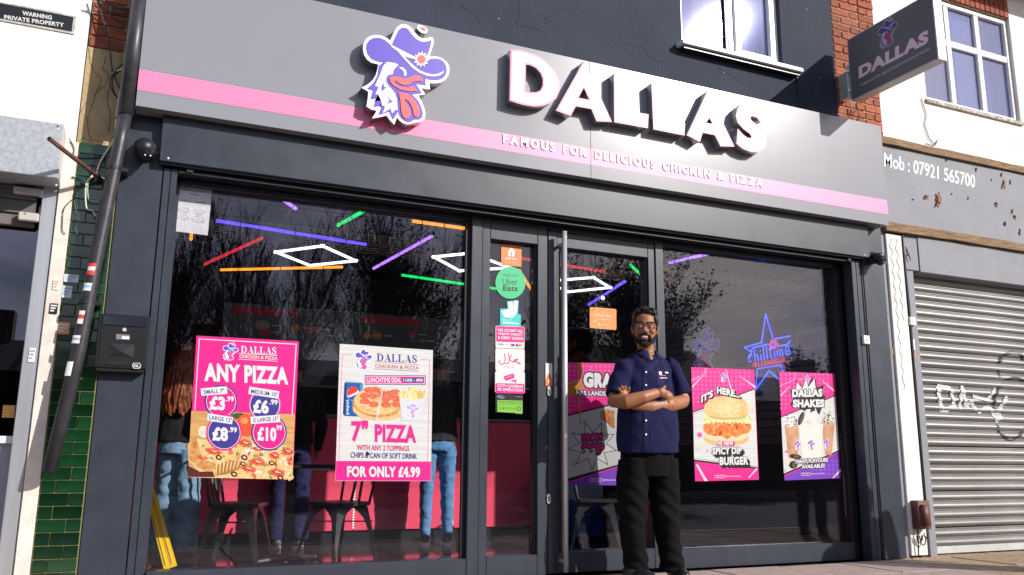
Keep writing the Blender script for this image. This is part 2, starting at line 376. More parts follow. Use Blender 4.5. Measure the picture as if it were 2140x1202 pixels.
# entrance door
door = member('entrance_door', 2.771, 2.845, .012, 2.49, .105)
member('door_head', 2.771, 3.794, 2.495, 2.53, .11, parent=shop)
member('meeting_strip', 2.7665, 2.7695, .01, 2.5, .12, .2, parent=door, mt=BLK)
member('frame_rail', 2.847, 3.655, .012, .155, .11, parent=door); member('frame_rail', 2.847, 3.655, 2.375, 2.49, .11, parent=door)
member('frame_post', 3.657, 3.715, .012, 2.49, .11, parent=door); member('gasket', 3.640, 3.6565, .156, 2.374, .13, .16, parent=door, mt=BLK)
member('gasket', 2.846, 2.885, .156, 2.374, .13, .16, parent=door, mt=BLK)
member('edge_trim', 2.888, 2.896, .156, 2.374, .105, .13, parent=door, mt=STEEL)
q = MB(); q.box(2.886, 3.639, GY, GY+.012, .156, 2.374, GLASS); q.build('glass_pane', door)
h0 = at(1181, 484, .02); h1 = at(1181, 1196, .02); hx = (h0.x+h1.x)/2
q = MB(); q.tube([(hx, .02, -.0+.03), (hx, .02, h0.z)], .0185, STEEL, 20); hd = q.build('pull_handle', door, True)
q = MB(); q.tube([(hx, .02, h0.z-.05), (hx, .02, h0.z-.045)], .0205, STEEL, 20)
for z in (h0.z-.09, .10): q.tube([(hx, .02, z), (hx-.0, .12, z)], .012, STEEL, 12)
q.build('handle_mount', hd)
for (px, py) in ((1148, 817), (1147, 1042)):
    p = at(px, py, .10); q = MB(); pts = [(p.x+.014*math.cos(t)*(1), .098, p.z+.022*math.sin(t)+(.012 if math.sin(t) > 0 else -.012)) for t in [2*math.pi*i/20 for i in range(20)]]
    q.prism(pts, (0, .008, 0), STEEL); q.tube([(p.x, .092, p.z+.010), (p.x, .1, p.z+.010)], .009, M('brass', (.5, .42, .3), .3, 1), 14); q.box(p.x-.004, p.x+.004, .093, .1, p.z-.022, p.z+.004, BLK); q.build('lock', door)
win2 = member('shop_window', 3.722, 3.795, 0, 2.53, .10); tag(win2)
for args in ((3.797, 5.62, .0, ZS, .10), (3.797, 5.62, ZT-.02, 2.53, .13)): member('frame_rail', *args, parent=win2)
member('frame_post', 5.622, 5.70, 0, 2.53, .12, parent=win2, mt=BLK)
q = MB(); q.box(3.796, 5.621, GY, GY+.012, ZS+.001, ZT-.021, GLASS); q.build('glass_pane', win2)

# perforated roller curtain bars seen at the top of the left window
q = MB()
for i in range(14): q.box(.18, 5.6, .255, .257, 2.44-.018*i-.0015, 2.44-.018*i, M('bronze_grille', (.05, .03, .02), .5, .5))
for i in range(70): q.box(.2+i*.077, .202+i*.077, .254, .257, 2.27, 2.44, MATS['bronze_grille'])
tag(q.build('roller_grille', shop), kind='stuff')

# ------------------------------------------------------------------ interior shell
IZ = .0
q = MB(); q.box(.0, 5.8, .26, 4.8, -.015, -.004, GROUT if False else HOLE); fl = tag(q.build('shop_floor'), kind='structure')
tm = MB(); tm.box(-.298, .298, -.298, .298, -.01, 0, FTILE, .002); t0 = tm.build('floor_tile', fl)
n_ = 0
for i in range(10):
    for j in range(8):
        x = .3+i*.6; y = .56+j*.6
        if x > 5.7 or y > 4.8: continue
        o = t0 if n_ == 0 else t0.copy()
        if n_: COL.objects.link(o)
        o.location = (x, y, IZ); n_ += 1
q = MB(); q.box(-.1, 5.95, 4.8, 4.9, 0, 3.1, DARKW); tag(q.build('back_wall'), kind='structure')
q = MB(); q.box(-.12, .02, .31, 4.8, 0, 3.1, DARKW); tag(q.build('left_wall'), kind='structure')
q = MB(); q.box(-.1, 5.95, .3, 4.9, 3.0, 3.1, DCEIL)
for i in range(11): q.box(.02+i*.57, .045+i*.57, .3, 4.8, 2.985, 3.0-.001, BLACK)
for j in range(9): q.box(.02, 5.8, .42+j*.55, .445+j*.55, 2.983, 2.998, BLACK)
tag(q.build('ceiling'), kind='structure')
SW = 5.76
q = MB(); q.box(SW+.008, SW+.1, .26, 4.8, 0, 3.0, M('dark_brick_joint', (.07, .07, .07), .9)); rw = tag(q.build('right_wall'), kind='structure')
bmq = MB(); bmq.box(0, .03, -.108, .108, -.036, .036, BRW, .004); b0 = bmq.build('brick', rw); n_ = 0
for j in range(20):
    for i in range(12):
        y = .45+i*.224+(.112 if j % 2 else 0); z = 1.0+j*.08
        o = b0 if n_ == 0 else b0.copy()
        if n_: COL.objects.link(o)
        o.location = (SW-.004+random.uniform(-.002, .003), y, z); n_ += 1
q = MB(); q.box(-.2, 6.3, .5, 5.0, 3.12, 3.3, DARKW); q.box(-.2, 6.3, .46, 5.0, 6.38, 6.5, DARKW); q.build('roof_slab', shop)
q = MB(); q.box(-.16, 6.1, 5.0, 5.1, 0, 6.4, RENDER); q.build('rear_wall', shop)
q = MB(); q.box(6.0, 6.1, .31, 5.0, 0, 3.9, RENDER); q.box(-.18, -.125, .31, 5.0, 0, 3.9, RENDER); q.build('party_wall', shop)

# counter with LED strips
ct = thing('service_counter', 'long glossy red service counter with dark kick board inside the shop', 'counter', (2.5, 2.77, 0))
for i, (a, b) in enumerate(((.06, 2.03), (2.034, 3.03), (3.034, 4.70))):
    q = MB(); q.box(a, b, 2.77, 2.83, .12, 1.17, RED, .003); q.build('front_panel', ct)
q = MB(); q.box(.06, 4.70, 2.74, 3.4, 1.171, 1.20, M('worktop_grey', (.16, .16, .17), .3), .004); q.build('worktop', ct)
q = MB(); q.box(.06, 4.68, 2.80, 2.84, 0, .118, BLACK); q.build('kick_board', ct)
q = MB(); q.box(1.25, 1.78, 2.745, 2.769, .68, .705, M('white_shelf_edge', (.7, .7, .7), .5)); q.build('shelf_edge', ct)
q = MB(); q.box(4.60, 4.699, 2.84, 3.4, 0, 1.17, RED); q.build('end_panel', ct)
LEDW = M('led_white_dots', (.8, .8, .7), .4, emit=(1, .95, .75), es=.5)
for x in (2.032, 3.032):
    q = MB()
    for k in range(42): q.box(x-.008, x+.008, 2.762, 2.768, .14+k*.024, .154+k*.024, LEDW)
    q.build('led_strip', ct)
# menu boards on the back wall: faint prints
for i, (xa, xb, lab) in enumerate(((.9, 2.35, 'dim menu board with red heading on back wall, leftmost of the row'), (2.4, 3.85, 'dim menu board with red heading on back wall, second in the row'), (3.9, 5.3, 'dim menu board with red heading on back wall, third in the row'))):
    t = thing('menu_board', lab, 'menu board', ((xa+xb)/2, 4.72, 2.2), 'menu boards on the back wall')
    q = MB(); q.box(xa, xb, 4.72, 4.79, 1.75, 2.55, M('menu_screen', (.1, .1, .12), .4, emit=(.3, .32, .42), es=.012), .01); q.build('screen', t)
    q = MB(); rr = random.Random(i)
    q.box(xa+.1, xa+.85, 4.712, 4.7195, 2.43, 2.51, M('menu_red', (.4, .02, .05), .5, emit=(.8, .05, .1), es=.03))
    for k in range(9):
        cx, cz = rr.uniform(xa+.15, xb-.15), rr.uniform(1.85, 2.35); rd = rr.uniform(.03, .09)
        q.prism([(cx+rd*math.cos(a*.52), 4.713, cz+rd*.7*math.sin(a*.52)) for a in range(12)], (0, .006, 0), M('menu_food_%d' % (k % 3), ((.4, .15, .04), (.3, .02, .04), (.25, .2, .1))[k % 3], .5, emit=((.6, .3, .1), (.7, .1, .15), (.5, .4, .3))[k % 3], es=.04))
        q.box(cx+rd+.02, cx+rd+.12, 4.713, 4.7195, cz, cz+.012, M('menu_text', (.5, .5, .5), .5, emit=(.7, .7, .7), es=.03))
    q.build('printed_menu', t)

# ceiling lights: coloured tubes
LZ = 2.72
COLS = dict(blue=(.10, .06, 1.0), purple=(.34, .14, 1.0), green=(.0, .75, .13), red=(1.0, .03, .05), orange=(1.0, .30, .01), white=(1, 1, 1))
ES = dict(blue=2.2, purple=2.4, green=1.5, red=.75, orange=1.8, white=1.9)
tubes = [('blue', (452, 461), (765, 511), 'long blue LED tube on ceiling above the pink pizza poster'), ('red', (428, 552), (547, 498), 'dim red LED tube on ceiling slanting up at far left of the window'),
 ('orange', (461, 564), (716, 558), 'long orange LED tube on ceiling beneath the left white diamond light'), ('purple', (781, 561), (902, 494), 'purple LED tube on ceiling between the two left diamond lights'),
 ('green', (706, 471), (771, 435), 'short green LED tube near top of left window'), ('green', (840, 575), (1055, 606), 'green LED tube on ceiling behind the window post, below the middle diamond light'),
 ('orange', (862, 462), (990, 480), 'orange LED tube at top right corner of left window'), ('purple', (560, 395), (618, 436), 'short purple LED tube touching the top edge of left window'),
 ('blue', (1230, 637), (1307, 588), 'blue LED tube on ceiling above the hanging open sign'), ('purple', (1399, 549), (1483, 530), 'purple LED tube at top left of the right window'),
 ('green', (1318, 554), (1375, 606), 'short green LED tube at top right of the door glass'), ('red', (1085, 539), (1263, 568), 'dim red LED tube on ceiling above the right diamond light'),
 ('orange', (1085, 565), (1112, 608), 'orange LED tube on ceiling behind the round green sticker'), ('blue', (1130, 512), (1260, 520), 'blue LED tube along the top of the door glass'),
 ('orange', (399, 500), (405, 440), 'orange LED tube hidden mostly behind the paper halal notice'), ('blue', (1372, 516), (1420, 520), 'blue LED tube at the very top left of the right window')]
for c, a, b, lab in tubes:
    A = atz(*a, LZ); B = atz(*b, LZ); t = thing('led_tube', lab, 'ceiling light', (A+B)/2+Vector((0, 0, .03)), 'coloured LED tubes on the ceiling')
    d = (B-A).normalized()
    q = MB(); q.tube([A, B], .0145, M('led_'+c, COLS[c], .4, emit=COLS[c], es=ES[c]*.85), 8); q.build('lit_tube', t)
    q = MB(); q.tube([A+Vector((0, 0, .022)), B+Vector((0, 0, .022))], .012, BLACK, 6); q.build('housing', t)
    Lh = (B-A).length; q = MB()
    for k in (.15, .5, .85):
        c_ = A+(B-A)*k; q.tube([c_-d*.0045, c_+d*.0045], .0165, BLACK, 8); q.tube([c_+Vector((0, 0, .02)), Vector((c_.x, c_.y, 2.995))], .003, BLACK, 4)
    q.build('clip', t)
for pts, lab in (([(577, 527), (674, 514), (743, 545), (648, 555)], 'white diamond outline ceiling light in left window'), ([(907, 537), (984, 529), (1066, 560), (960, 566)], 'white diamond outline ceiling light crossing behind the window post'), ([(1140, 588), (1240, 580), (1275, 601), (1188, 610)], 'white diamond outline ceiling light behind the steel door handle')):
    P = [atz(*p, LZ) for p in pts]; c = sum(P, Vector())/4; t = thing('diamond_light', lab, 'ceiling light', c+Vector((0, 0, .05)), 'white diamond ceiling lights')
    for k in range(4):
        q = MB(); a, b = P[k], P[(k+1) % 4]; d = (b-a).normalized()*.02; q.tube([a-d, b+d], .014, M('led_white', (1, 1, 1), .4, emit=(1, 1, 1), es=ES['white']), 8); q.build('lit_side', t)
    q = MB()
    for k in range(4): q.tube([P[k]+Vector((0, 0, .02)), Vector((P[k].x, P[k].y, 2.995))], .002, STEEL, 4)
    q.build('hanging_wire', t)

# ------------------------------------------------------------------ fascia sign
FY = -.15
PUR = M('emblem_purple', (.10, .055, .48), .4); PWH = M('emblem_white', (.86, .84, .84), .4); PRD = M('emblem_red', (.90, .10, .10), .4)
LPK = M('letter_pink', (.82, .17, .31), .4); LWH = M('letter_white_acrylic', (.88, .84, .84), .35)
sign = thing('fascia_sign', 'long grey fascia sign with pink stripe, rooster emblem and raised white DALLAS letters', 'shop sign', (2.95, FY, 2.86))
for i, (a, b) in enumerate(((-.126, 2.998), (3.0, 6.03))):
    q = MB(); q.box(a, b, FY, FY+.02, 2.861, 3.80, GREY, .0015); pn = q.build('panel', sign)
    q = MB(); q.box(a+.001, b-.001, FY-.0015, FY-.0005, 2.963, 3.094, PINKS); q.build('pink_stripe', pn)
q = MB(); q.box(-.123, 6.027, FY+.021, .195, 2.864, 2.884, GREY); q.box(-.123, 6.027, FY+.021, .195, 3.778, 3.796, GREY); q.box(-.124, -.118, FY+.021, .195, 2.885, 3.777, GREY); q.box(6.021, 6.027, FY+.021, .195, 2.885, 3.777, GREY); tag(q.build('casing', sign))

RC = (700, 0, 4.0067)                     # rooster emblem: outlines in the pixels of one enlarged crop
SIL = [(457,350),(475,310),(498,262),(520,230),(548,212),(582,210),(614,222),(642,248),(668,285),(696,315),(732,332),(765,330),(792,318),(815,325),(823,350),(818,382),(802,430),(787,478),(845,481),(893,496),(930,525),(950,560),(953,602),(943,642),(918,675),(885,698),(840,706),(785,703),(791,757),(717,745),(752,797),(692,806),(722,860),(742,910),(751,950),(750,988),(735,1015),(705,1031),(670,1033),(640,1042),(600,1050),(560,1036),(530,1012),(515,990),(492,1050),(455,1015),(428,975),(370,988),(305,1000),(345,934),(300,925),(258,898),(270,835),(275,775),(217,742),(270,715),(310,680),(335,640),(350,590),(358,548),(300,533),(262,505),(238,465),(230,420),(235,375),(255,335),(290,310),(340,300),(390,308),(430,326)]
E_PUR = [[(470,385),(487,345),(507,302),(527,262),(552,241),(585,240),(612,258),(640,298),(675,335),(720,357),(765,357),(797,345),(801,362),(790,410),(774,455),(762,482),(745,495),(690,488),(655,478),(600,452),(540,420)],
 [(560,465),(605,482),(660,500),(700,520),(760,520),(790,502),(830,498),(872,504),(905,525),(926,560),(930,600),(920,640),(895,665),(855,680),(800,680),(752,668),(752,700),(757,725),(675,712),(722,790),(640,800),(690,850),(715,900),(730,950),(725,990),(700,1010),(660,1010),(620,1032),(580,1025),(548,1000),(525,960),(520,915),(515,840),(500,790),(470,750),(440,720),(425,690),(425,655),(445,635),(482,628),(485,600),(505,570),(530,553),(500,535),(445,528),(400,533),(340,522),(297,500),(265,460),(254,415),(262,372),(285,343),(322,326),(370,325),(415,345),(465,388),(510,430)],
 [(397,533),(362,560),(350,640),(320,700),(262,752),(312,767),(292,842),(337,833),(318,905),(387,893),(357,973),(447,945),(480,1012),(527,935),(502,925),(474,958),(460,915),(396,955),(415,900),(368,905),(382,850),(325,858),(357,800),(333,795),(362,737),(330,727),(370,640),(400,560),(425,533)],
 [(402,700),(385,735),(388,776),(432,733),(405,738)], [(437,803),(452,850),(430,880),(485,855),(458,846)]]
E_WH = [[(470,388),(560,448),(672,496),(672,508),(590,486),(560,464),(620,530),(690,590),(745,618),(800,632),(850,630),(890,612),(903,598),(900,618),(870,640),(820,650),(765,644),(700,618),(640,575),(575,505),(520,440),(465,400)],
 [(526,574),(560,573),(588,598),(594,630),(580,652),(570,635),(570,612),(552,592)]]
E_RD = [[(450,665),(480,650),(530,655),(580,672),(620,660),(655,644),(700,645),(722,665),(727,690),(680,688),(640,697),(610,720),(565,722),(528,707),(500,685),(486,692),(496,706),(540,735),(600,746),(652,730),(682,772),(610,776),(540,760),(480,727),(455,695)],
 [(525,782),(570,790),(608,797),(660,850),(698,910),(705,958),(690,988),(662,988),(650,960),(640,910),(612,862),(578,838),(575,848),(600,890),(622,930),(628,970),(612,1000),(580,1003),(556,975),(545,920),(540,850)]]
def star(cx, cy, r1, r2, n=12, ph=.1): return [(cx+(r1 if i % 2 == 0 else r2)*math.cos(ph+math.pi*i/n), cy+(r1 if i % 2 == 0 else r2)*math.sin(ph+math.pi*i/n)) for i in range(2*n)]
PILL = [(690,215),(722,222),(752,237),(770,256),(768,280),(748,290),(722,284),(698,268),(680,243)]; DROP = [(704,233),(740,240),(757,258),(740,270),(718,256)]
EM = []                                   # (polygon in emblem units, colour key)
c0 = at(RC[0]+590/RC[2], RC[1]+630/RC[2], FY-.07); 
def eu(p): v = at(RC[0]+p[0]/RC[2], RC[1]+p[1]/RC[2], FY-.07)-c0; return (v.x, v.z)
for P, k in [(SIL, 'w')]+[(a, 'p') for a in E_PUR]+[(a, 'w') for a in E_WH]+[(star(716, 507, 68, 45), 'w'), (star(716, 507, 47, 30), 'r')]+[(a, 'r') for a in E_RD]+[(PILL, 'w'), (DROP, 'r')]:
    EM.append(([eu(p) for p in P], k))
EH = max(p[1] for p in EM[0][0])-min(p[1] for p in EM[0][0])
ED = .085; F0 = FY-ED
def emb3(P, d): return [Vector((c0.x+x, F0-d, c0.z+z)) for x, z in P]
eb = MB(); eb.prism(emb3(EM[0][0], 0), (0, ED-.002, 0), PWH, side=MIRR); em = tag(eb.build('rooster_emblem', sign), 'raised rooster head emblem wearing a purple cowboy hat')
k_ = 1
for P, k in EM[1:-2]:
    q = MB(); q.prism(emb3(P, .0006*k_), (0, .0004, 0), {'p': PUR, 'w': PWH, 'r': PRD}[k], cap=False); k_ += 1
    q.build('printed_'+{'p': 'purple', 'w': 'white', 'r': 'red'}[k], em)
q = MB(); q.prism(emb3(EM[-2][0], 0), (0, ED-.002, 0), PWH, side=MIRR); q.prism(emb3(EM[-1][0], .001), (0, .0005, 0), PRD, cap=False); q.build('flying_hat_piece', sign)
def draw_emblem(can, cu, cv, h, mats=None, outline=True, skip_small=False):
    mats = mats or {'p': PUR, 'w': PWH, 'r': PRD}
    C0 = can.p(cu, cv); H = (can.p(cu, cv-h/2)-can.p(cu, cv+h/2)).length; s_ = H/EH; ex = Vector((1, 0, 0)) if can.Y is not None else Vector((0, -1, 0))
    for i, (P, k) in enumerate(EM):
        if i == 0 and not outline: continue
        if can.X is not None and False: pass
        d = can.lift(); can.mb.prism([C0+ex*(x*s_)+Vector((0, 0, z*s_))+d for x, z in P], (0, 0, 0), mats[k])

LC = (1000, 60, 3.2424)
def inset(P, d):
    n = len(P); out = []; A = sum(P[i][0]*P[(i+1) % n][1]-P[(i+1) % n][0]*P[i][1] for i in range(n)); sgn = 1 if A > 0 else -1
    for i in range(n):
        a, b, c = Vector(P[i-1]), Vector(P[i]), Vector(P[(i+1) % n]); e1 = (b-a).normalized(); e2 = (c-b).normalized()
        n1 = Vector((-e1.y, e1.x))*sgn; n2 = Vector((-e2.y, e2.x))*sgn; m_ = (n1+n2); m_ = m_/max(.45, m_.length_squared/2) if m_.length > .01 else n1
        out.append(tuple(b+m_*d*(1 if True else 0)) if m_.length < 2.6 else tuple(b+m_.normalized()*2.6*d))
    return out
LET = {'D': ([(217,140),(262,142),(310,150),(370,170),(430,200),(485,248),(530,310),(550,370),(549,425),(525,475),(482,508),(435,523),(385,528),(330,522),(270,508),(210,488)], [(322,243),(350,247),(390,267),(420,300),(436,340),(436,385),(420,418),(390,431),(350,431),(318,424)]),
 'A': ([(715,218),(905,632),(800,628),(765,545),(660,526),(625,592),(525,555)], [(714,400),(752,483),(678,468)]),
 'L': ([(918,303),(1020,313),(1030,560),(1153,580),(1148,675),(920,634)], None),
 'L ': ([(1172,367),(1268,378),(1283,612),(1401,640),(1395,724),(1185,682)], None),
 'A ': ([(1553,420),(1735,800),(1640,797),(1602,722),(1520,705),(1500,767),(1412,722)], [(1564,605),(1587,645),(1543,638)]),
 'S': ([(1930,560),(1914,635),(1885,602),(1856,592),(1842,600),(1848,620),(1882,650),(1922,688),(1948,732),(1952,778),(1936,815),(1897,838),(1850,837),(1795,817),(1748,780),(1757,676),(1790,715),(1820,737),(1843,742),(1850,732),(1838,712),(1795,680),(1756,638),(1744,590),(1755,540),(1785,508),(1828,498),(1882,514)], None)}
LD = .082
for ch, (O, Hh) in LET.items():
    c2 = lambda P: [((lambda v: (v.x, v.z))(at(LC[0]+u/LC[2], LC[1]+v_/LC[2], FY-LD))) for u, v_ in P]
    o_ = c2(O); h_ = c2(Hh) if Hh else None; v3 = lambda P, d: [Vector((x, FY-LD-d, z)) for x, z in P]
    q = MB(); q.prism(v3(o_, 0), (0, LD-.002, 0), LPK, [v3(h_, 0)] if h_ else (), side=MIRR); lt = q.build('letter', sign)
    q = MB(); ins = .0135; q.prism(v3(inset(o_, ins), .0015), (0, .0012, 0), LWH, [v3(inset(h_, -ins), .0015)] if h_ else (), cap=False); q.build('white_face', lt)
# raised tagline, letter by letter
def tagline(txt, A, B, hgt, depth, mat, parent, Y, side=None):
    W = []; gap = .24; x = 0; items = []
    for ch in txt:
        if ch == ' ': x += .62; continue
        c = bpy.data.curves.new('t', 'FONT'); c.body = ch; c.size = 1; c.offset = .034; c.resolution_u = 3
        o = bpy.data.objects.new('t', c); me = bpy.data.meshes.new_from_object(o); vs = [(q.co.x, q.co.y) for q in me.vertices]; fs = [tuple(p.vertices) for p in me.polygons]
        bpy.data.objects.remove(o); bpy.data.curves.remove(c); bpy.data.meshes.remove(me)
        x0 = min(v[0] for v in vs); w_ = max(v[0] for v in vs)-x0; items.append((x, x0, vs, fs)); x += w_+gap
    tot = x-gap; s_ = (B-A).length/tot; dx = (B-A).normalized(); ks = hgt/.73
    for (xx, x0, vs, fs) in items:
        q = MB(); P = [A+dx*((xx+v[0]-x0)*s_)+Vector((0, 0, v[1]*ks)) for v in vs]; k = len(P)
        ec = {}
        for f in fs:
            for a, b in zip(f, f[1:]+f[:1]): ec[(a, b)] = 1
        sd_ = [(a, b, b+k, a+k) for (a, b) in ec if (b, a) not in ec]
        q.add([p+Vector((0, -depth, 0)) for p in P], fs, mat); 
        q.add([p+Vector((0, -depth, 0)) for p in P]+P, sd_, side or mat); q.build('tagline_letter', parent)
A = at(1052, 296.5, FY-.012); B = at(1594, 391, FY-.012); A.y = B.y = FY-.0016; B.z = A.z = (A.z+B.z)/2
tagline('FAMOUS FOR DELICIOUS CHICKEN & PIZZA', A, B, .066, .007, LWH, sign, FY)

# ------------------------------------------------------------------ projecting sign
XS = 5.90
ps = thing('projecting_sign', 'dark grey double sided lightbox sign projecting from the brick pier above the shop', 'hanging sign', (XS+.05, .15, 4.4))
SGF = M('sign_face_charcoal', (.13, .125, .135), .35)
q = MB(); q.box(XS, XS+.10, -.905, .045, 4.095, 4.715, M('brushed_aluminium_case', (.62, .61, .60), .5, .35, var=.1, vs=20, stretch=(1, .2, 1)), .004); cs = q.build('case', ps)
q = MB(); q.box(XS-.0025, XS-.0005, -.893, .033, 4.107, 4.703, SGF); fc = q.build('face', ps)
c = Can(1640, 0, 2.404, X=XS-.003)
draw_emblem(c, 518, 165, 142, {'p': M('sign_purple', (.06, .04, .30), .4), 'w': M('sign_white', (.55, .5, .5), .4), 'r': M('sign_red', (.65, .05, .06), .4)})
SPK = M('sign_pink', (.5, .07, .2), .4); SWT = M('sign_letter_white', (.8, .72, .75), .4)
for wgt, mt, gr in ((.085, SPK, 3), (.05, SWT, 0)): c.text('DALLAS', (372-gr, 397+gr*.5), (722+gr, 215-gr*.4), 62+gr*1.6, mt, bold=wgt)
c.text('FAMOUS FOR DELICIOUS CHICKEN & PIZZA', (382, 435), (728, 250), 12, M('sign_small_text', (.6, .58, .6), .5), bold=.012)
c.build('printed_lettering', ps)
q = MB(); q.box(XS-.02, XS+.11, .05, .062, 4.13, 4.46, STEEL, .003); q.box(XS+.02, XS+.08, .063, .198, 4.16, 4.42, STEEL); q.build('bracket', ps)
for z in (4.2, 4.39): q = MB(); q.tube([(XS-.03, .035, z), (XS-.019, .05, z)], .012, STEEL, 8); q.build('bolt', ps)

# ------------------------------------------------------------------ right-hand neighbour
rn = thing('shuttered_shop', 'white and grey neighbouring shop with closed steel shutter at right of photo', 'building', (7.5, 0, 0))
# brick pier between the shops, above the fascias
def brick_panel(parent, x0, x1, z0, z1, y, rows_h=.0795, bl=.235, depth=.03, raggeds=None, seed=1):
    rr = random.Random(seed); m_ = MB(); m_.box(x0+.002, x1-.002, y+.012, y+.2, z0, z1, MORT); m_.build('mortar', parent)
    meshes = {}; z = z0; j = 0
    while z < z1-.02:
        x = x0; row = []; k = j % 2
        while x < x1-.02:
            w_ = bl if k % 2 == 0 else bl*.5; e = min(x+w_, x1); row.append((x, e)); x = e; k += 1
        for a, b in row:
            if b-a < .05: continue
            key = round(b-a, 2)
            w_ = b-a-.011; h = min(rows_h, z1-z)-.012
            kk = (key, round(h, 3))
            if kk not in meshes:
                t_ = MB(); t_.box(-w_/2, w_/2, 0, depth, -h/2, h/2, BRICK, .005); o = t_.build('brick'); meshes[kk] = o.data; first = o
            else: o = bpy.data.objects.new('brick', meshes[kk]); COL.objects.link(o)
            o.location = ((a+b)/2, y+rr.uniform(-.004, .004), z+rows_h/2); o.parent = parent; o.matrix_parent_inverse = parent_inv(parent)
        z += rows_h; j += 1
brick_panel(rn, 5.89, 6.46, 3.80, 6.0, .2, seed=3)
q = MB(); RWX0, RWX1, RWZ0, RWZ1 = 7.16, 8.60, 4.40, 5.66
q.box(6.464, RWX0, .25, .5, 3.72, 6.6, WHITE2); q.box(RWX1, 12, .25, .5, 3.72, 6.6, WHITE2); q.box(RWX0, RWX1, .25, .5, 3.72, RWZ0, WHITE2); q.box(RWX0, RWX1, .25, .5, RWZ1+.24, 6.6, WHITE2)
q.build('upper_wall', rn)
q = MB(); q.box(RWX0-.05, RWX1, .262, .5, RWZ1+.004, RWZ1+.238, MORT); q.build('lintel_mortar', rn)
bl_ = MB(); bl_.box(-.034, .034, 0, .03, -.11, .11, BRICK, .004); lb = None
for i in range(19):
    x = RWX0-.01+i*.0785
    if lb is None: o = lb = bl_.build('lintel_brick', rn)
    else: o = lb.copy(); COL.objects.link(o)
    o.location = (x, .243+random.uniform(-.003, .003), RWZ1+.122)
# six-light casement window (real mullions)
ff = MB(); a0, a1, y0, y1 = RWX0+.004, RWX1-.004, .285, .35
def bar(m_, x0, x1, z0, z1, yy=0): m_.box(x0, x1, y0+yy, y1, z0, z1, UPVC, .006)
bar(ff, a0, a0+.05, RWZ0+.04, RWZ1); bar(ff, a1-.05, a1, RWZ0+.04, RWZ1); bar(ff, a0+.051, a1-.051, RWZ0+.04, RWZ0+.09); bar(ff, a0+.051, a1-.051, RWZ1-.05, RWZ1)
for x in (7.63, 8.10): bar(ff, x-.035, x+.035, RWZ0+.091, RWZ1-.051, .003)
for s0, s1 in ((a0+.051, 7.594), (7.666, 8.064), (8.136, a1-.051)): bar(ff, s0, s1, 5.14, 5.215, .004)
fw_ = ff.build('upstairs_window', rn)
PG = glass_mat('purple_tinged_glass', (.66, .68, .82), .28, gt=(.74, .76, 1))
for s0, s1 in ((a0+.051, 7.594), (7.666, 8.064), (8.136, a1-.051)):
    for zz in ((RWZ0+.091, 5.139), (5.216, RWZ1-.051)):
        q = MB(); q.box(s0, s1, .318, .326, zz[0], zz[1], PG); q.build('pane', fw_)
q = MB()
for (ca, cb) in ((7.2, 7.36), (8.14, 8.56)):
    n2 = 14
    for i in range(n2):
        xa = ca+(cb-ca)*i/n2; xb = ca+(cb-ca)*(i+1)/n2; q.add([(xa, .42+.012*(i % 2), RWZ0), (xb, .42+.012*((i+1) % 2), RWZ0), (xb, .42+.012*((i+1) % 2), RWZ1), (xa, .42+.012*(i % 2), RWZ1)], [(0, 1, 2, 3)], M('blue_grey_curtain', (.45, .50, .56), .9, var=.7, vs=3, stretch=(3, 1, .3)))
q.build('curtain', fw_)
q = MB(); q.box(RWX0-.05, RWX1+.05, 1.0, 1.02, 4, 6, DARKW); q.build('room_wall', rn)
q = MB(); q.box(RWX0-.02, RWX1+.01, .225, .3, RWZ0-.005, RWZ0+.035, M('flaking_sill', (.55, .48, .42), .9, var=.6, vs=25, bump=.8), .004); q.build('window_sill', rn)
# soffit and gutter
q = MB(); q.box(6.5, 12, -.12, .5, 6.06, 6.12, UPVC); q.box(6.5, 12, -.15, -.122, 6.0, 6.16, UPVC); q.build('soffit', rn)
q = MB(); q.tube([(6.5, -.22, 6.12), (12, -.22, 6.12)], .06, UPVC, 14); q.build('gutter', rn, True)
# beams, board, lintel
def rough_beam(name, x0, x1, y0, y1, z0, z1, mat, amp=.006, seed=0, parent=rn):
    m_ = MB(); n2 = 26; vs = []; fs = []
    for i in range(n2+1):
        x = x0+(x1-x0)*i/n2; e = [amp*noise.noise(Vector((x*7+k*9, seed, 0))) for k in range(4)]
        vs += [(x, y0+e[0], z0+e[1]), (x, y1, z0+e[1]), (x, y1, z1+e[2]), (x, y0+e[0]*.6, z1+e[2])]
    for i in range(n2):
        for k in range(4): fs.append((i*4+k, i*4+(k+1) % 4, i*4+4+(k+1) % 4, i*4+4+k))
    fs += [(0, 1, 2, 3), (n2*4+3, n2*4+2, n2*4+1, n2*4)]
    m_.add(vs, fs, mat); return m_.build(name, parent)
rough_beam('timber_beam', 6.13, 12, -.03, .24, 3.705, 3.775, WOOD, .012, 1)
q = MB(); q.box(6.035, 12, .0, .1, 2.951, 3.70, GPAINT); bd = q.build('signboard', rn)
c = Can(1640, 0, 2.404, Y=-.001)
c.text('Mob : 07921 565700', (500, 836), (957, 946), 70, M('white_vinyl_text', (.78, .76, .76), .5), bold=.012)
c.build('vinyl_lettering', bd)
c = Can(1640, 0, 2.404, Y=-.0015, eps=.0001)
hr = random.Random(4)
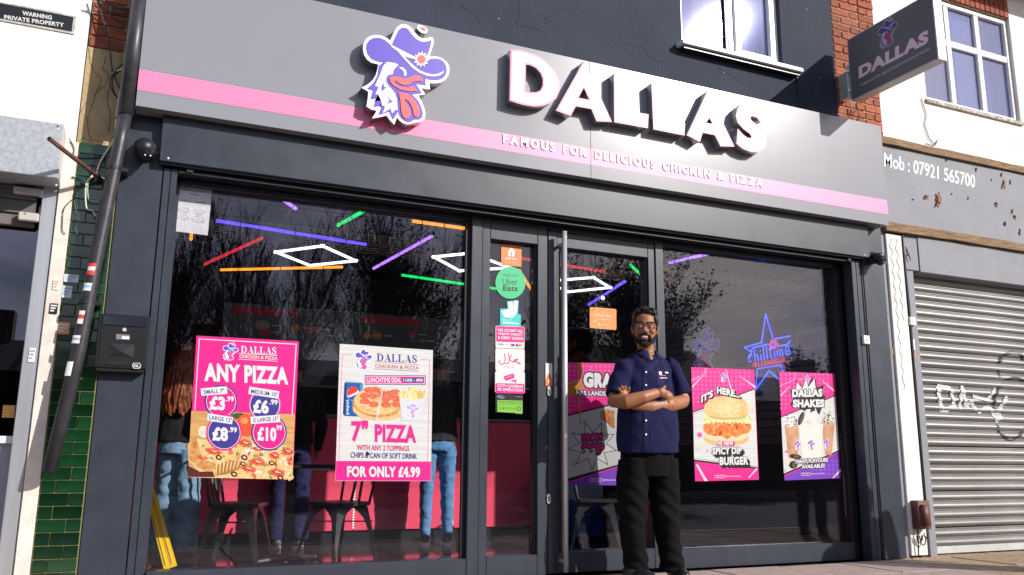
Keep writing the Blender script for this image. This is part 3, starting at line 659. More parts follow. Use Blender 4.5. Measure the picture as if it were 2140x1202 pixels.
for (u, v, a, b) in ((710, 990, 13, 18), (768, 1005, 20, 45), (1098, 925, 13, 30), (1062, 1027, 9, 12), (1142, 1063, 7, 12), (1155, 1092, 8, 11), (1105, 1125, 6, 13), (1180, 1168, 7, 14), (642, 1003, 6, 5), (1132, 915, 4, 12), (920, 998, 3, 9), (1088, 878, 5, 10), (1038, 903, 3, 7), (812, 803, 4, 10), (838, 975, 4, 5), (960, 850, 5, 14)):
    for k, (mt, f) in enumerate(((HOLE, 1), (CHAR, .72), (HOLE, .4))):
        if mt is CHAR and a < 7: continue
        pts = []
        for i in range(16):
            t = 2*math.pi*i/16; rr_ = f*hr.uniform(.35, 1.35); pts.append((u+a*rr_*math.cos(t)+(3 if k == 1 else 0), v+b*rr_*math.sin(t)+(5 if k == 1 else 0)))
        c.poly(pts, mt)
tag(c.build('splintered_holes', bd), kind='stuff')
rough_beam('timber_beam', 6.13, 12, -.035, .10, 2.865, 2.945, WOOD, .014, 5)
q = MB(); q.box(6.355, 6.55, .01, .12, 2.53, 2.86, GPAINT, .003); q.build('lintel_board', rn)
q = MB(); q.box(6.554, 12, .0, .12, 2.52, 2.86, GPAINT, .003); q.build('lintel_board', rn)
q = MB(); q.box(6.098, 6.149, .02, .3, .0, 2.86, GPAINT, .003); q.build('side_board', rn)
q = MB(); q.box(6.152, 6.345, .0, .3, .02, 2.84, WHITE2, .004); q.build('white_post', rn)
q = MB(); q.tube([(6.357, .0, .3), (6.352, -.004, 1.2), (6.36, -.003, 2.0), (6.355, -.004, 2.6), (6.36, 0, 2.9)], .008, BLACK, 6); q.tube([(6.37, .0, .3), (6.367, -.004, 1.3), (6.372, -.003, 2.2), (6.362, .0, 2.84)], .006, BLACK, 6); q.build('cable', rn)
q = MB(); q.box(6.385, 6.47, .01, .2, .0, 2.52, GPAINT, .003); q.build('shutter_guide', rn)
q = MB(); q.box(6.346, 6.384, .03, .3, .0, 2.85, BLK); q.build('gap', rn)
# squiggles of old glue on the white post
GL = M('old_glue', (.42, .36, .30), .8)
for xs, ze, sd_ in ((6.20, 1.45, 1), (6.27, 2.05, 2)):
    q = MB(); pts = []
    for i in range(90):
        z = 2.8-i*.0155*(1 if sd_ == 1 else .55); pts.append((xs+.016*math.sin(z*52+sd_)*(1-.5*(i/90))+.02*(2.8-z)/1.4, -.0015, z))
    q.tube(pts, .0028, GL, 4); q.build('glue_trail', rn)
# shutter slats: curved profile with a flat lip, shared mesh
SH0, SHP = .075, .079
prof = [(.010, 0), (.004, .006), (-.008, .018), (-.011, .030), (-.008, .042), (.002, .052), (.006, .056), (.006, .0635), (.0, .066), (.0, .0735), (.012, .0755)]
q = MB(); n2 = len(prof); vs = []
for x in (6.47, 12): vs += [(x, .11+a, b) for a, b in prof]
q.add(vs, [(i, i+1, n2+i+1, n2+i) for i in range(n2-1)], SHUT); s0 = q.build('shutter_slat', rn); n_ = 0
z = SH0
while z < 2.52:
    o = s0 if n_ == 0 else s0.copy()
    if n_: COL.objects.link(o)
    o.rotation_euler = (random.uniform(-.03, .03), 0, random.uniform(-.0006, .0006)); o.location = (0, random.uniform(-.003, .003), z+random.uniform(-.0015, .0015)); z += SHP; n_ += 1
q = MB(); q.box(6.475, 12, .135, .16, .02, 2.5, HOLE); q.build('shutter_backing', rn)
q = MB(); q.box(6.475, 12, .092, .13, .012, .073, M('shutter_bottom_rail', (.52, .52, .49), .5, .2, var=.1), .003); q.build('bottom_rail', rn)
# graffiti on the shutter
GW = M('white_spray_paint', (.62, .62, .61), .6); GB = M('black_spray_paint', (.03, .03, .03), .6)
q = MB()
def spray(pts, wd, mat):
    P = []
    for i in range(len(pts)-1):
        for k in range(6): t = k/6; P.append((pts[i][0]*(1-t)+pts[i+1][0]*t, pts[i][1]*(1-t)+pts[i+1][1]*t))
    P.append(pts[-1])
    for i in range(len(P)-1):
        a = at(*P[i], .095); b = at(*P[i+1], .095)
        def zy(z):
            h = (z-SH0) % SHP; 
            for (y_a, z_a), (y_b, z_b) in zip(prof, prof[1:]):
                if z_a <= h <= z_b and z_b > z_a: return .11+y_a+(y_b-y_a)*(h-z_a)/(z_b-z_a)-.0025
            return .11
        d = Vector((b.x-a.x, 0, b.z-a.z)); 
        if d.length < 1e-4: continue
        nn = Vector((-d.z, 0, d.x)).normalized()*wd/2; cs_ = [a-nn, b-nn, b+nn, a+nn]
        m2 = 4; grid = []
        for ii in range(m2+1):
            for jj in range(m2+1):
                u = ii/m2; v = jj/m2; p = cs_[0].lerp(cs_[1], u).lerp(cs_[3].lerp(cs_[2], u), v); p.y = zy(p.z); grid.append(p)
        q.add(grid, [(ii*(m2+1)+jj, ii*(m2+1)+jj+1, (ii+1)*(m2+1)+jj+1, (ii+1)*(m2+1)+jj) for ii in range(m2) for jj in range(m2)], mat)
def arc(cx, cy, rx, ry, a, b, n=14): return [(cx+rx*math.cos(R(a+(b-a)*i/n)), cy+ry*math.sin(R(a+(b-a)*i/n))) for i in range(n+1)]
spray(arc(2118, 770, 30, 34, 150, 330), .034, GB); spray(arc(2122, 850, 42, 60, 175, 330), .030, GB); spray(arc(2115, 880, 30, 38, 20, 170), .030, GB)
tag(q.build('black_tag', rn), kind='stuff'); q = MB(); spray([(1962, 806), (1972, 862)], .05, GW); spray([(1962, 808), (1990, 812), (1998, 850), (1976, 858)], .045, GW); spray([(2008, 858), (2014, 806), (2022, 850), (2032, 838), (2042, 858)], .04, GW); spray([(2036, 828), (2066, 836), (2084, 812)], .032, GW); spray([(2046, 862), (2070, 850), (2082, 872), (2108, 828)], .04, GW); spray([(2082, 880), (2096, 868)], .05, GW)
q.build('white_tag', rn)
vb = MB(); p = at(1922, 1068, -.03)
bm = bmesh.new(); bmesh.ops.create_cube(bm, size=1)
for v in bm.verts: v.co = Vector((p.x+v.co.x*.135, -.055+v.co.y*.10, p.z-.03+v.co.z*.235))
bmesh.ops.bevel(bm, geom=[e for e in bm.edges if all(v.co.y < -.05 for v in e.verts)], offset=.03, segments=4, affect='EDGES')
vb.bm(bm, BROWN); tv = thing('vent_cover', 'brown plastic cover low on the white post beside the shutter', 'cover', (p.x, 0, p.z)); vb.build('cover', tv, True)
q = MB()
for k, (dx, r_) in enumerate(((-.03, .05), (.01, .06), (.05, .035))):
    q.tube([(p.x+dx+r_*math.cos(t)*.6, -.03, p.z-.15-r_+r_*math.sin(t)*1.2) for t in [math.pi*i/10-math.pi for i in range(11)]], .005, BLACK, 6)
q.tube([(p.x-.04, -.03, p.z-.14), (p.x-.045, -.02, .02)], .006, BLACK, 6); q.build('loose_cable', tv)
for nm, (px, py), yy, lab in (('a', (1812, 710), -.03, 'white key switch box on the dark shop pilaster'), ('b', (1909, 671), -.02, 'white key switch box beside the top half of the steel shutter')):
    p = at(px, py, yy); t = thing('key_switch', lab, 'key switch', tuple(p), 'key switches')
    q = MB(); q.box(p.x-.036, p.x+.036, yy, .0 if nm == 'a' else .01, p.z-.038, p.z+.038, UPVC, .005); q.build('box', t)
    q = MB(); q.tube([(p.x+.003, yy-.004, p.z+.002), (p.x+.003, yy, p.z+.002)], .012, STEEL, 12); q.box(p.x+.001, p.x+.005, yy-.005, yy-.002, p.z-.012, p.z+.006, BLK); q.build('keyhole', t)
for (px, py, w_, h, mt) in ((1864, 735, .014, .05, 'orange_scrap'), (1911, 720, .02, .1, 'white_sticker'), (1913, 745, .02, .06, 'orange_scrap'), (1912, 760, .02, .05, 'white_sticker')):
    p = at(px, py, .0); q = MB(); q.box(p.x-w_/2, p.x+w_/2, -.006 if px < 1900 else .004, 0 if px < 1900 else .0095, p.z-h/2, p.z+h/2, M(mt, (.6, .25, .12) if 'orange' in mt else (.75, .74, .72), .6)); q.build('sticker_scrap', rn)

# ------------------------------------------------------------------ left-hand neighbour
ln = thing('white_shop', 'white rendered neighbouring shop with galvanised shutter box at left edge of photo', 'building', (-1.2, 0, 0))
q = MB(); q.box(-6, -.44, .1, .4, 2.62, 6.5, WHITE); q.build('upper_wall', ln)
brick_panel(ln, -.434, -.10, 3.295, 4.6, .1, bl=.2, seed=8)
q = MB(); q.box(-.434, -.12, .10, .4, 2.64, 3.293, STONE); st = q.build('stone_pier', ln)
rr = random.Random(5); q = MB()
for path in ([(371,200),(376,260),(392,300),(425,330),(400,390),(385,440),(365,500),(372,560),(380,590)], [(440,240),(430,290),(455,310),(445,350),(390,400)], [(330,480),(360,430),(385,440)], [(330,590),(350,575),(372,590),(400,585),(440,600)], [(455,360),(450,430),(462,480),(455,560)]):
    P = [at(u/2.0025, v/2.0025, .0985) for u, v in path]; q.tube([a+Vector((rr.uniform(-.002, .002), 0, 0)) for a in P], .0012, HOLE, 4)
q.build('cracks', st)
# green glazed tiles, one by one
q = MB(); q.box(-.412, -.184, .008, .3, 0, 2.635, GROUT); q.build('tile_bed', ln)
tl = {}; z = .03; j = 0
while z < 2.62:
    xs_ = [-.424, -.345 if j % 2 else -.27, -.188]
    xs_ = [-.409, -.262, -.188] if j % 2 else [-.409, -.335, -.188]
    for a, b in zip(xs_, xs_[1:]):
        w_ = round(b-a-.005, 4)
        if w_ not in tl: m_ = MB(); m_.box(-w_/2, w_/2, 0, .012, -.0325, .0325, TILE, .002); o = m_.build('glazed_tile', ln); tl[w_] = o
        else: o = tl[w_].copy(); COL.objects.link(o)
        o.location = ((a+b)/2, random.uniform(-.001, .0005), z+.035); o.rotation_euler = (random.uniform(-.012, .012), 0, random.uniform(-.012, .012))
    z += .0705; j += 1
PP = M('peeling_cream_paint', (.74, .66, .58), .8, var=.18, vs=7, bump=.4, bs=40)
q = MB(); q.box(-.490, -.414, -.004, .3, 0, 2.63, PP, .003); q.build('painted_strip', ln)
SIL2 = M('silver_aluminium_frame', (.52, .53, .55), .35, .6, var=.06, stretch=(6, 1, .3), vs=4)
q = MB(); q.box(-.572, -.493, .01, .25, 0, 2.34, SIL2, .004); nw = q.build('shop_window', ln)
q = MB(); q.box(-3, -.573, .06, .2, .86, .90, UPVC, .003); q.build('window_sill', nw)
q = MB(); q.box(-3, -.573, .09, .2, 0, .859, M('lilac_grey_panel', (.32, .30, .36), .6)); q.build('stall_riser', nw)
q = MB(); q.box(-3, -.573, .12, .13, .901, 2.3, glass_mat('dark_shop_glass', (.25, .25, .3), .10)); q.build('glass_pane', nw)
q = MB(); q.box(-3, -.702, .9, .92, 0, 2.6, DARKW); q.box(-.68, -.574, .14, .9, .9, 2.3, M('cream_reveal', (.3, .27, .25), .8)); q.build('room_wall', ln)
# galvanised shutter box
q = MB(); q.box(-6, -.487, -.2, .097, 2.335, 2.66, ZINC, .004); zb = q.build('shutter_box', ln)
q = MB(); q.box(-.486, -.4835, -.197, .095, 2.34, 2.655, M('pinkish_white_end', (.68, .60, .57), .8)); q.build('box_end', zb)
for (px, py) in ((121, 264), (121, 270), (107, 361), (118, 387)):
    p = at(px, py, -.2); q = MB(); q.tube([(p.x, -.203, p.z), (p.x, -.199, p.z)], .005, UPVC if py > 265 else BLK, 8); q.build('rivet', zb)
q = MB(); q.box(-6, -.60, .03, .1, 2.25, 2.33, M('rolled_dark_shutter', (.10, .10, .10), .6, var=.3, vs=4)); q.box(-6, -.60, .035, .1, 2.17, 2.245, MATS['rolled_dark_shutter']); q.box(-6, -.60, .05, .1, 2.10, 2.165, M('corroded_rail', (.14, .12, .11), .8, var=.4)); tag(q.build('rolled_shutter', ln))
q = MB(); q.box(-.72, -.575, -.01, .029, 2.275, 2.315, M('dirty_white_bracket', (.5, .46, .43), .8), .006); q.build('bracket', ln); q = MB(); q.box(-.68, -.575, .0, .03, 2.12, 2.17, MATS['dirty_white_bracket'], .006); q.build('bracket', ln)
# warning sign
wt = thing('warning_sign', 'black WARNING PRIVATE PROPERTY plate on the white wall at top left', 'sign', (-.72, .1, 3.41))
q = MB(); q.box(-.955, -.515, .092, .099, 3.355, 3.475, M('dirty_backing', (.5, .47, .42), .8, var=.3, vs=20)); q.build('backing', wt)
q = MB(); q.box(-.93, -.53, .088, .0915, 3.37, 3.465, BLACK); q.build('plate', wt)
c = Can(0, 0, 2.0025, Y=.0875)
c.text('WARNING', (93, 63), (217, 83), 18, M('dull_white_print', (.6, .6, .6), .6), bold=.04); c.text('PRIVATE PROPERTY', (17, 80), (268, 114), 18, MATS['dull_white_print'], bold=.035)
c.text('YOU ARE ON THESE PREMISES', (48, 24), (265, 60), 9, M('faded_print', (.3, .28, .27), .7)); c.build('printed_lettering', wt)

# ------------------------------------------------------------------ drainpipe with stickers
dp = thing('drainpipe', 'black slanting drainpipe with stickers between white shop and dark takeaway', 'drainpipe', (-.3, -.1, .7))
c1 = [at(px, py, -.12) for px, py in ((299, -60), (262, 240))]; c2 = [at(px, py, -.12) for px, py in ((262, 240), (250, 300), (198, 555), (165, 733), (103, 987))]
q = MB(); q.tube(c1, .047, BPIPE, 20, cap=True); q.build('upper_pipe', dp, True)
q = MB(); q.tube([c2[0], c2[1], c2[2], c2[3], c2[4]], .038, BPIPE, 20); q.tube([c2[4], c2[4]+(c2[4]-c2[3]).normalized()*.001], .034, HOLE, 20); q.build('lower_pipe', dp, True)
def along(t): 
    a = c2[1]; b = c2[4]; return a.lerp(b, t)
for py in (352, 632, ):
    p = at(262-(py-240)*(.2116), py, -.12); f_ = (c2[4]-c2[1]).normalized(); q = MB(); q.tube([p-f_*.012, p+f_*.012], .041, BLACK, 20); q.box(p.x+.035, p.x+.075, -.125, .0, p.z-.012, p.z+.012, BLACK); q.build('pipe_bracket', dp)
def pipe_sticker(px, py, h, w_deg, mt, mt2, lab=None, off=-12):
    a = at(px, py, -.12); ax = (c2[4]-c2[1]).normalized(); cen = at(254.5-(py-285)*.2147, py, -.12); sx = Vector((1, 0, 0)); vs = []; q = MB(); n2 = 8
    for r_ in (0, .3, .62, 1):
        for i in range(n2+1):
            t = R(off+w_deg*(i/n2-.5)); vs.append(cen+ax*(h*(r_-.5))+Vector((math.sin(t)*.0392, -math.cos(t)*.0392, 0)))
    for r_ in range(3): q.add([vs[k] for k in range(r_*(n2+1), (r_+2)*(n2+1))], [(i, i+1, n2+2+i, n2+1+i) for i in range(n2)], (mt, mt2, mt)[r_])
    q.build('sticker', dp)
STW = M('sticker_white', (.72, .72, .70), .5); STR = M('sticker_red', (.62, .05, .04), .5); STB = M('sticker_blue', (.25, .5, .7), .5); STO = M('sticker_orange', (.75, .32, .12), .5); STT = M('sticker_grey_print', (.3, .32, .38), .5)
pipe_sticker(193, 565, .07, 60, STR, STW); pipe_sticker(185, 602, .045, 70, STW, STB); pipe_sticker(167, 665, .075, 45, STW, STR); pipe_sticker(161, 711, .045, 80, STW, STT, off=-5); pipe_sticker(146, 772, .08, 50, STW, STW, off=-20)
for (px, py, w_, h, A_, B_, lab) in ((149, 582, .075, .045, STW, STB, 'white and light blue sticker on green tiles, upper of the two left of the pipe'), (140, 610, .05, .07, STW, STB, 'white and blue sticker on green tiles, lower of the two left of the pipe'), (117, 595, .032, .06, STW, STO, 'white sticker with orange print on the cream strip beside green tiles'), (112, 645, .04, .06, BLACK, STW, 'black business card sticker on the cream strip'), (133, 686, .06, .07, STO, STW, 'orange and white sticker low on the tiles beside the drainpipe'), (67, 742, .032, .08, STW, STT, 'white paper strip on silver frame at left'), (18, 860, .06, .07, STO, M('sticker_yellow', (.75, .5, .1), .5), 'orange and yellow sticker inside the left shop window')):
    Y_ = -.003 if px > 122 else -.0075 if px > 100 else .006 if px > 40 else .115
    p = at(px, py, Y_); m_ = MB(); m_.box(p.x-w_/2, p.x+w_/2, Y_-.002, Y_, p.z-h/2, p.z+h/2, A_); s_ = tag(m_.build('sticker'), lab, 'sticker')
    for k in range(3): m_ = MB(); m_.box(p.x-w_*.4, p.x+w_*(.4-.15*k), Y_-.003, Y_-.0021, p.z+h*(.28-.25*k)-h*.07, p.z+h*(.28-.25*k)+h*.07, B_); m_.build('print_line', s_)
# rusty pipe stub, cables
rt_ = thing('iron_stub', 'rusty iron pipe stub sticking out of the green tiled pier', 'pipe', (-.2, 0, 2.4))
a = at(214, 377, -.01); b = at(103, 290, -.50); d = (b-a).normalized(); q = MB(); q.tube([a, b], .0125, RUST, 14); q.build('pipe', rt_, True); q = MB(); q.tube([b+d*.0005, b+d*.001], .010, HOLE, 12); q.build('hollow_end', rt_)
q = MB(); q.tube([a-d*.02, a+d*.05], .019, BLACK, 12); q.build('collar', rt_)
cb = thing('cable_bundle', 'loose black and cream cables hanging beside the drainpipe at top left', 'cables', (-.2, .05, 3.2))
def cab(path, r_, mt, Y=.02, nm='cable'):
    P = [at(u/2.0025, v/2.0025, Y if not isinstance(Y, list) else Y[i]) for i, (u, v) in enumerate(path)]
    S = []
    for i in range(len(P)-1):
        p0 = P[max(i-1, 0)]; p1 = P[i]; p2 = P[i+1]; p3 = P[min(i+2, len(P)-1)]
        for k in range(6): t = k/6; S.append(.5*((2*p1)+(-p0+p2)*t+(2*p0-5*p1+4*p2-p3)*t*t+(-p0+3*p1-3*p2+p3)*t**3))
    S.append(P[-1]); q = MB(); q.tube(S, r_, mt, 6); q.build(nm, cb, True)
cab([(400,-20),(425,60),(455,180),(470,300)], .0045, BLACK, .04); cab([(405,0),(440,40),(500,60),(545,55)], .004, BLACK, .03); cab([(390,-5),(460,20),(520,45),(550,50)], .005, BLACK, .02); cab([(430,-10),(490,30),(545,40)], .0045, BLACK, .05)
cab([(415,10),(475,75),(520,100),(540,120)], .0035, BLACK, .05); cab([(540,120),(530,190),(528,250),(490,290),(470,330),(475,380),(497,412),(505,380),(480,320),(505,295)], .005, BLACK, .0)
cab([(505,295),(465,320),(462,360),(480,400)], .004, BLACK, .0)
cab([(490,298),(515,290),(522,310),(500,400),(487,500),(478,580),(430,660),(410,705),(407,735)], .0055, WCAB, -.03)
cab([(385,715),(395,730),(365,760),(358,800),(362,870),(385,880),(398,905)], .005, WCAB, -.04); cab([(390,725),(368,770),(370,830),(385,840),(415,842)], .0035, GCAB, -.035)
cab([(290,580),(310,620),(315,655),(400,660),(440,655)], .003, BLACK, -.01); cab([(300,740),(345,760),(310,820),(320,900),(312,940),(325,985)], .0035, BLACK, -.012); cab([(320,820),(270,870),(262,930),(262,965),(275,980)], .0025, BLACK, -.012)

# ------------------------------------------------------------------ letter box
lb_ = thing('letter_box', 'black wall mounted letter box on the left pilaster', 'letter box', (-.07, -.04, 1.43))
c = Can(0, 500, 1.7125, Y=-.09); X0, X1, Z0, Z1 = -.205, .070, 1.27, 1.60
q = MB(); q.box(X0, X1, -.085, -.001, Z0+.02, Z1, BLACK, .006); q.box(X0+.01, X1-.01, -.075, -.002, Z0, Z0+.02, BLACK, .004); q.build('body', lb_)
q = MB(); q.box(X0+.02, X1-.015, -.093, -.086, Z1-.065, Z1-.012, M('navy_black_flap', (.015, .018, .03), .15, coat=.5), .003); q.build('flap', lb_)
q = MB(); q.box(X0+.018, X1-.012, -.090, -.0855, Z0+.035, Z1-.072, M('black_crinkle', (.014, .014, .015), .3), .003); dr = q.build('door', lb_)
q = MB(); q.tube([(-.065, -.098, 1.512), (-.065, -.0901, 1.512)], .011, STEEL, 14); q.build('lock', dr)
q = MB(); q.box(-.105, -.035, -.092, -.0902, 1.455, 1.485, M('clear_name_window', (.2, .2, .2), .2)); q.box(-.075, -.035, -.0935, -.0922, 1.458, 1.474, UPVC); q.build('name_plate', dr)
q = MB(); ex0, ex1, ez0, ez1 = -.135, -.005, 1.355, 1.43; cx_, cz_ = (ex0+ex1)/2, ez0+.03
q.add([(ex0, -.0902, ez0), (ex1, -.0902, ez0), (ex1, -.0902, ez1), (ex0, -.0902, ez1), (cx_, -.101, cz_)], [(0, 1, 4), (1, 2, 4), (2, 3, 4), (3, 0, 4)], BLACK); q.build('embossed_envelope', dr)
c = Can(0, 500, 1.7125, Y=-.0905, eps=.0001)
c.text('POST', (388, 447), (462, 449), 12, M('embossed_black', (.03, .03, .03), .3), bold=.02)
hexa = lambda r_, k: [(489+r_*1.25*math.cos(R(a_)), 453+r_*math.sin(R(a_))) for a_ in (0, 50, 130, 180, 230, 310)]
c.poly(hexa(13.5, 0), STW); c.poly(hexa(11.5, 0), BLACK); c.text('SIL', (478, 458), (500, 459), 10, STW, bold=.02); c.build('printed_badge', lb_)

# ------------------------------------------------------------------ CCTV domes
def cctv(lab, px, py, y0, rot):
    p = at(px, py, y0); t = thing('cctv_camera', lab, 'security camera', tuple(p), 'turret security cameras')
    return p, t
CB = M('camera_black', (.012, .012, .014), .42)
p, t = cctv('black turret security camera on left pilaster above the letter box', 302, 312, -.10, 0)
q = MB(); q.tube([(p.x, -.001, p.z+.035), (p.x, -.03, p.z+.03), (p.x, -.075, p.z+.02)], [.055, .062, .06], CB, 24); q.build('base', t, True)
q = MB(); q.tube([(p.x, -.10, p.z+.045), (p.x, -.10, p.z+.03), (p.x, -.10, p.z-.01), (p.x+.003, -.105, p.z-.045), (p.x+.006, -.11, p.z-.065)], [.045, .062, .062, .045, .015], CB, 26); q.build('housing', t, True)
q = MB(); q.ball((p.x+.022, -.135, p.z-.03), .036, BLACK); q.build('eyeball', t, True)
q = MB(); q.tube([(p.x+.022, -.165, p.z-.03), (p.x+.024, -.172, p.z-.033)], .018, M('lens_glass', (.02, .02, .03), .05, coat=1), 16); q.build('lens', t)
for dx in (.006, .036): q = MB(); q.ball((p.x+dx, -.163, p.z-.057), .0055, UPVC, 8, 6); q.build('led', t)
q = MB(); q.tube([(p.x+.05, -.08, p.z+.0), (p.x+.095, -.02, p.z-.01)], .010, CB, 10); q.build('cable_stub', t)
p, t = cctv('black turret security camera on right pilaster under the fascia corner', 1837, 541, -.10, 0)
q = MB(); q.box(5.862, p.x-.01, -.06, -.02, p.z+.0, p.z+.045, CB, .006); q.build('base', t)
q = MB(); q.tube([(p.x, -.02, p.z+.02), (p.x, -.05, p.z+.02)], .055, CB, 20)
q.tube([(p.x, -.09, p.z+.045), (p.x, -.09, p.z+.035), (p.x, -.09, p.z+.0), (p.x, -.095, p.z-.02)], [.05, .064, .06, .045], CB, 24); q.build('housing', t, True)
q = MB(); q.ball((p.x, -.115, p.z-.02), .043, BLACK); q.build('eyeball', t, True)
q = MB(); q.tube([(p.x-.006, -.152, p.z-.025), (p.x-.006, -.16, p.z-.028)], .02, MATS['lens_glass'], 16); q.build('lens', t)
for dx in (-.012, .014): q = MB(); q.ball((p.x+dx, -.153, p.z-.043), .005, UPVC, 8, 6); q.build('led', t)
# cable from upstairs sill to the fascia, cable loop under projecting sign
q = MB(); P = [at(1660, 145, .19), at(1666, 160, .19), at(1668, 185, .19), at(1672, 225, .19)]; q.tube(P, .006, BLACK, 6); q.build('cable', shop)
q = MB(); P = [at(1776, 200, .17), at(1779, 225, .17), at(1783, 240, .17), at(1792, 222, .15), at(1796, 238, .15), at(1790, 255, .17)]; q.tube(P, .005, BLACK, 6); q.build('cable', ps)
q = MB(); P = [at(*v, .24) for v in ((1925, 205), (1936, 240), (1932, 260), (1942, 290), (1955, 303), (1960, 292), (1952, 305), (1935, 300))]; q.tube(P, .004, BLACK, 5); q.build('loose_cable', rn)
q = MB(); P = [at(*v, -.01) for v in ((1893, 515), (1896, 535), (1890, 545), (1899, 530), (1903, 545), (1895, 520))]; q.tube(P, .004, BLACK, 5); q.build('loose_cable', rn)

# litter blown against the shutter and weeds in the joints
rr = random.Random(21); LB = [M('dead_leaf', (.16, .08, .03), .9), M('pale_leaf', (.30, .20, .09), .9), M('weed_green', (.05, .10, .02), .9), M('paper_scrap', (.5, .48, .45), .9)]
q = MB()
for i in range(150):
    if i < 70: x = rr.uniform(6.1, 8.2); y = .05-abs(rr.gauss(0, .05))
    else: x = rr.uniform(3.8, 8); y = rr.uniform(-1.3, .0)
    s_ = rr.uniform(.006, .022); z = .002+rr.uniform(0, .008); a_ = rr.uniform(0, 6.28); m_ = rr.choice(LB if i < 70 else LB[:2])
    P = [(x+s_*math.cos(a_+k*1.5708)*(1 if k % 2 else .5), y+s_*math.sin(a_+k*1.5708)*(1 if k % 2 else .5), z+rr.uniform(0, .006)) for k in range(4)]; q.add(P, [(0, 1, 2, 3)], m_)
tag(q.build('leaf_litter'), 'scattered dead leaves and scraps along the foot of the shopfronts', 'litter', kind='stuff')

# ------------------------------------------------------------------ posters (flat prints)
PK = M('print_magenta', (0.72, 0.012, 0.22), .35); PK2 = M('print_light_magenta', (0.72, 0.08, 0.336), .35); PKD = M('print_deep_magenta', (0.496, 0.012, 0.176), .35)
PW = M('print_white', (0.656, 0.648, 0.64), .35); NV = M('print_navy', (0.044, 0.036, 0.24), .35); BK = M('print_black', (0.008, 0.0072, 0.008), .35)
PRP = M('print_purple', (0.16, 0.04, 0.416), .35); WOODP = M('print_wood_table', (0.576, 0.32, 0.112), .35, var=.25, vs=4, stretch=(1, 1, 12))
PLANK = M('print_pale_planks', (0.592, 0.592, 0.576), .35, var=.10, vs=5, stretch=(.6, 1, 14))
CHEESE = M('print_cheese', (0.688, 0.544, 0.288), .35, col2=(.80, .36, .10), vs=42, var=.1); CRUST = M('print_crust', (0.624, 0.36, 0.128), .35, col2=(.42, .15, .03), vs=35, var=.1)
TOM = M('print_tomato', (0.576, 0.048, 0.024), .35, var=.4, vs=50); PEP = M('print_pepperoni', (0.496, 0.048, 0.024), .35, col2=(.78, .2, .1), vs=60, var=.1)
MUSH = M('print_mushroom', (0.656, 0.592, 0.44), .35, var=.2, vs=50); GRN = M('print_green', (0.2, 0.288, 0.048), .35, var=.4, vs=50); DGR = M('print_dark_green', (0.056, 0.08, 0.016), .35)
def poster(lab, pts, can, mat, name='poster', thick=.0008, group=None, cat='poster'):
    P = [can.p(*q) for q in pts]; c_ = sum(P, Vector())/len(P)
    t = thing(name, lab, cat, tuple(c_), group); q = MB(); q.prism(P, (0, thick, 0) if can.Y is not None else (thick, 0, 0), mat); q.build('sheet', t); return t
def lay(fn, can, name, t): fn(can); can.build(name, t)
PY = GY-.0015
# ---- pink pizza poster
c = Can(390, 690, 3.644, Y=PY)
t = poster('bright pink ANY PIZZA poster with four round price badges over a pizza picture', [(76, 42), (855, 86), (806, 1139), (8, 1122)], c, PK)
c.k = 1
W2 = [(36, 614), (824, 642), (806, 1138), (9, 1121)]
c.poly(W2, WOODP)
c.ell(130, 775, 42, 45, MUSH); c.ell(400, 655, 62, 24, DGR); c.ell(455, 725, 75, 88, M('print_big_tomato', (0.68, 0.08, 0.024), .35)); c.ell(440, 690, 30, 24, M('print_tomato_light', (0.72, 0.24, 0.096), .35))
c.poly([(30, 835), (75, 822), (200, 850), (330, 880), (470, 838), (620, 850), (815, 900), (806, 1138), (9, 1121), (16, 1050), (100, 1080), (15, 990), (12, 880)], CHEESE)
c.poly([(30, 835), (75, 822), (96, 900), (130, 985), (230, 1020), (230, 1060), (150, 1075), (90, 1050), (20, 985), (14, 905)], CRUST)
c.poly([(9, 1030), (100, 1078), (200, 1075), (215, 1120), (9, 1119)], M('print_dark_plate', (0.08, 0.016, 0.016), .35))
c.poly([(225, 1030), (330, 990), (420, 1000), (400, 1060), (300, 1100), (215, 1110)], M('print_dark_gap', (.36, .15, .04), .35))
for i in range(7): c.poly([(225+i*28, 1000), (237+i*28, 1000), (228+i*26, 1100-i*8), (222+i*26, 1100-i*8)], M('print_melt', (0.68, 0.52, 0.24), .35))
pr_ = random.Random(12)
for i in range(150):
    u = pr_.uniform(90, 800); v = pr_.uniform(850, 1130); lo_ = 860+.05*u
    if v < lo_ or (u < 430 and v > 985) : continue
    mt = pr_.choice([MUSH, MUSH, PEP, TOM, GRN, CHEESE, CRUST, MUSH, PW]); s_ = pr_.uniform(6, 20)
    c.ell(u, v, s_*1.3, s_*.7, mt, 12, pr_.uniform(0, 3), w=.3)
for (u, v, a_, b_) in ((205, 925, 62, 24), (445, 860, 55, 30), (540, 1005, 65, 26), (470, 1055, 60, 24), (690, 1085, 62, 30), (770, 925, 50, 30), (670, 955, 40, 28), (540, 905, 45, 14), (790, 1010, 20, 18), (120, 970, 40, 14)):
    c.ell(u, v, a_, b_, PEP, 20, .2, w=.12); c.ell(u, v, a_*.7, b_*.55, TOM, 16, .2, w=.2); c.ell(u+5, v-3, a_*.4, b_*.2, MUSH, 12, .3, w=.3)
for (u, v, r_) in ((245, 970, 24), (440, 970, 26), (430, 1018, 22), (362, 1097, 26), (648, 1012, 24), (715, 1125, 24), (480, 880, 16), (570, 945, 16)):
    c.ell(u, v, r_, r_*.75, BK, 18, .4); c.ell(u, v, r_*.55, r_*.36, CHEESE, 12, .4)
for (u, v) in ((190, 975), (520, 960), (590, 1030), (375, 880), (640, 1120), (745, 900)): c.ell(u, v, 16, 9, GRN, 10, .8)
FR = M('print_frame_line', (0.704, 0.576, 0.624), .4)
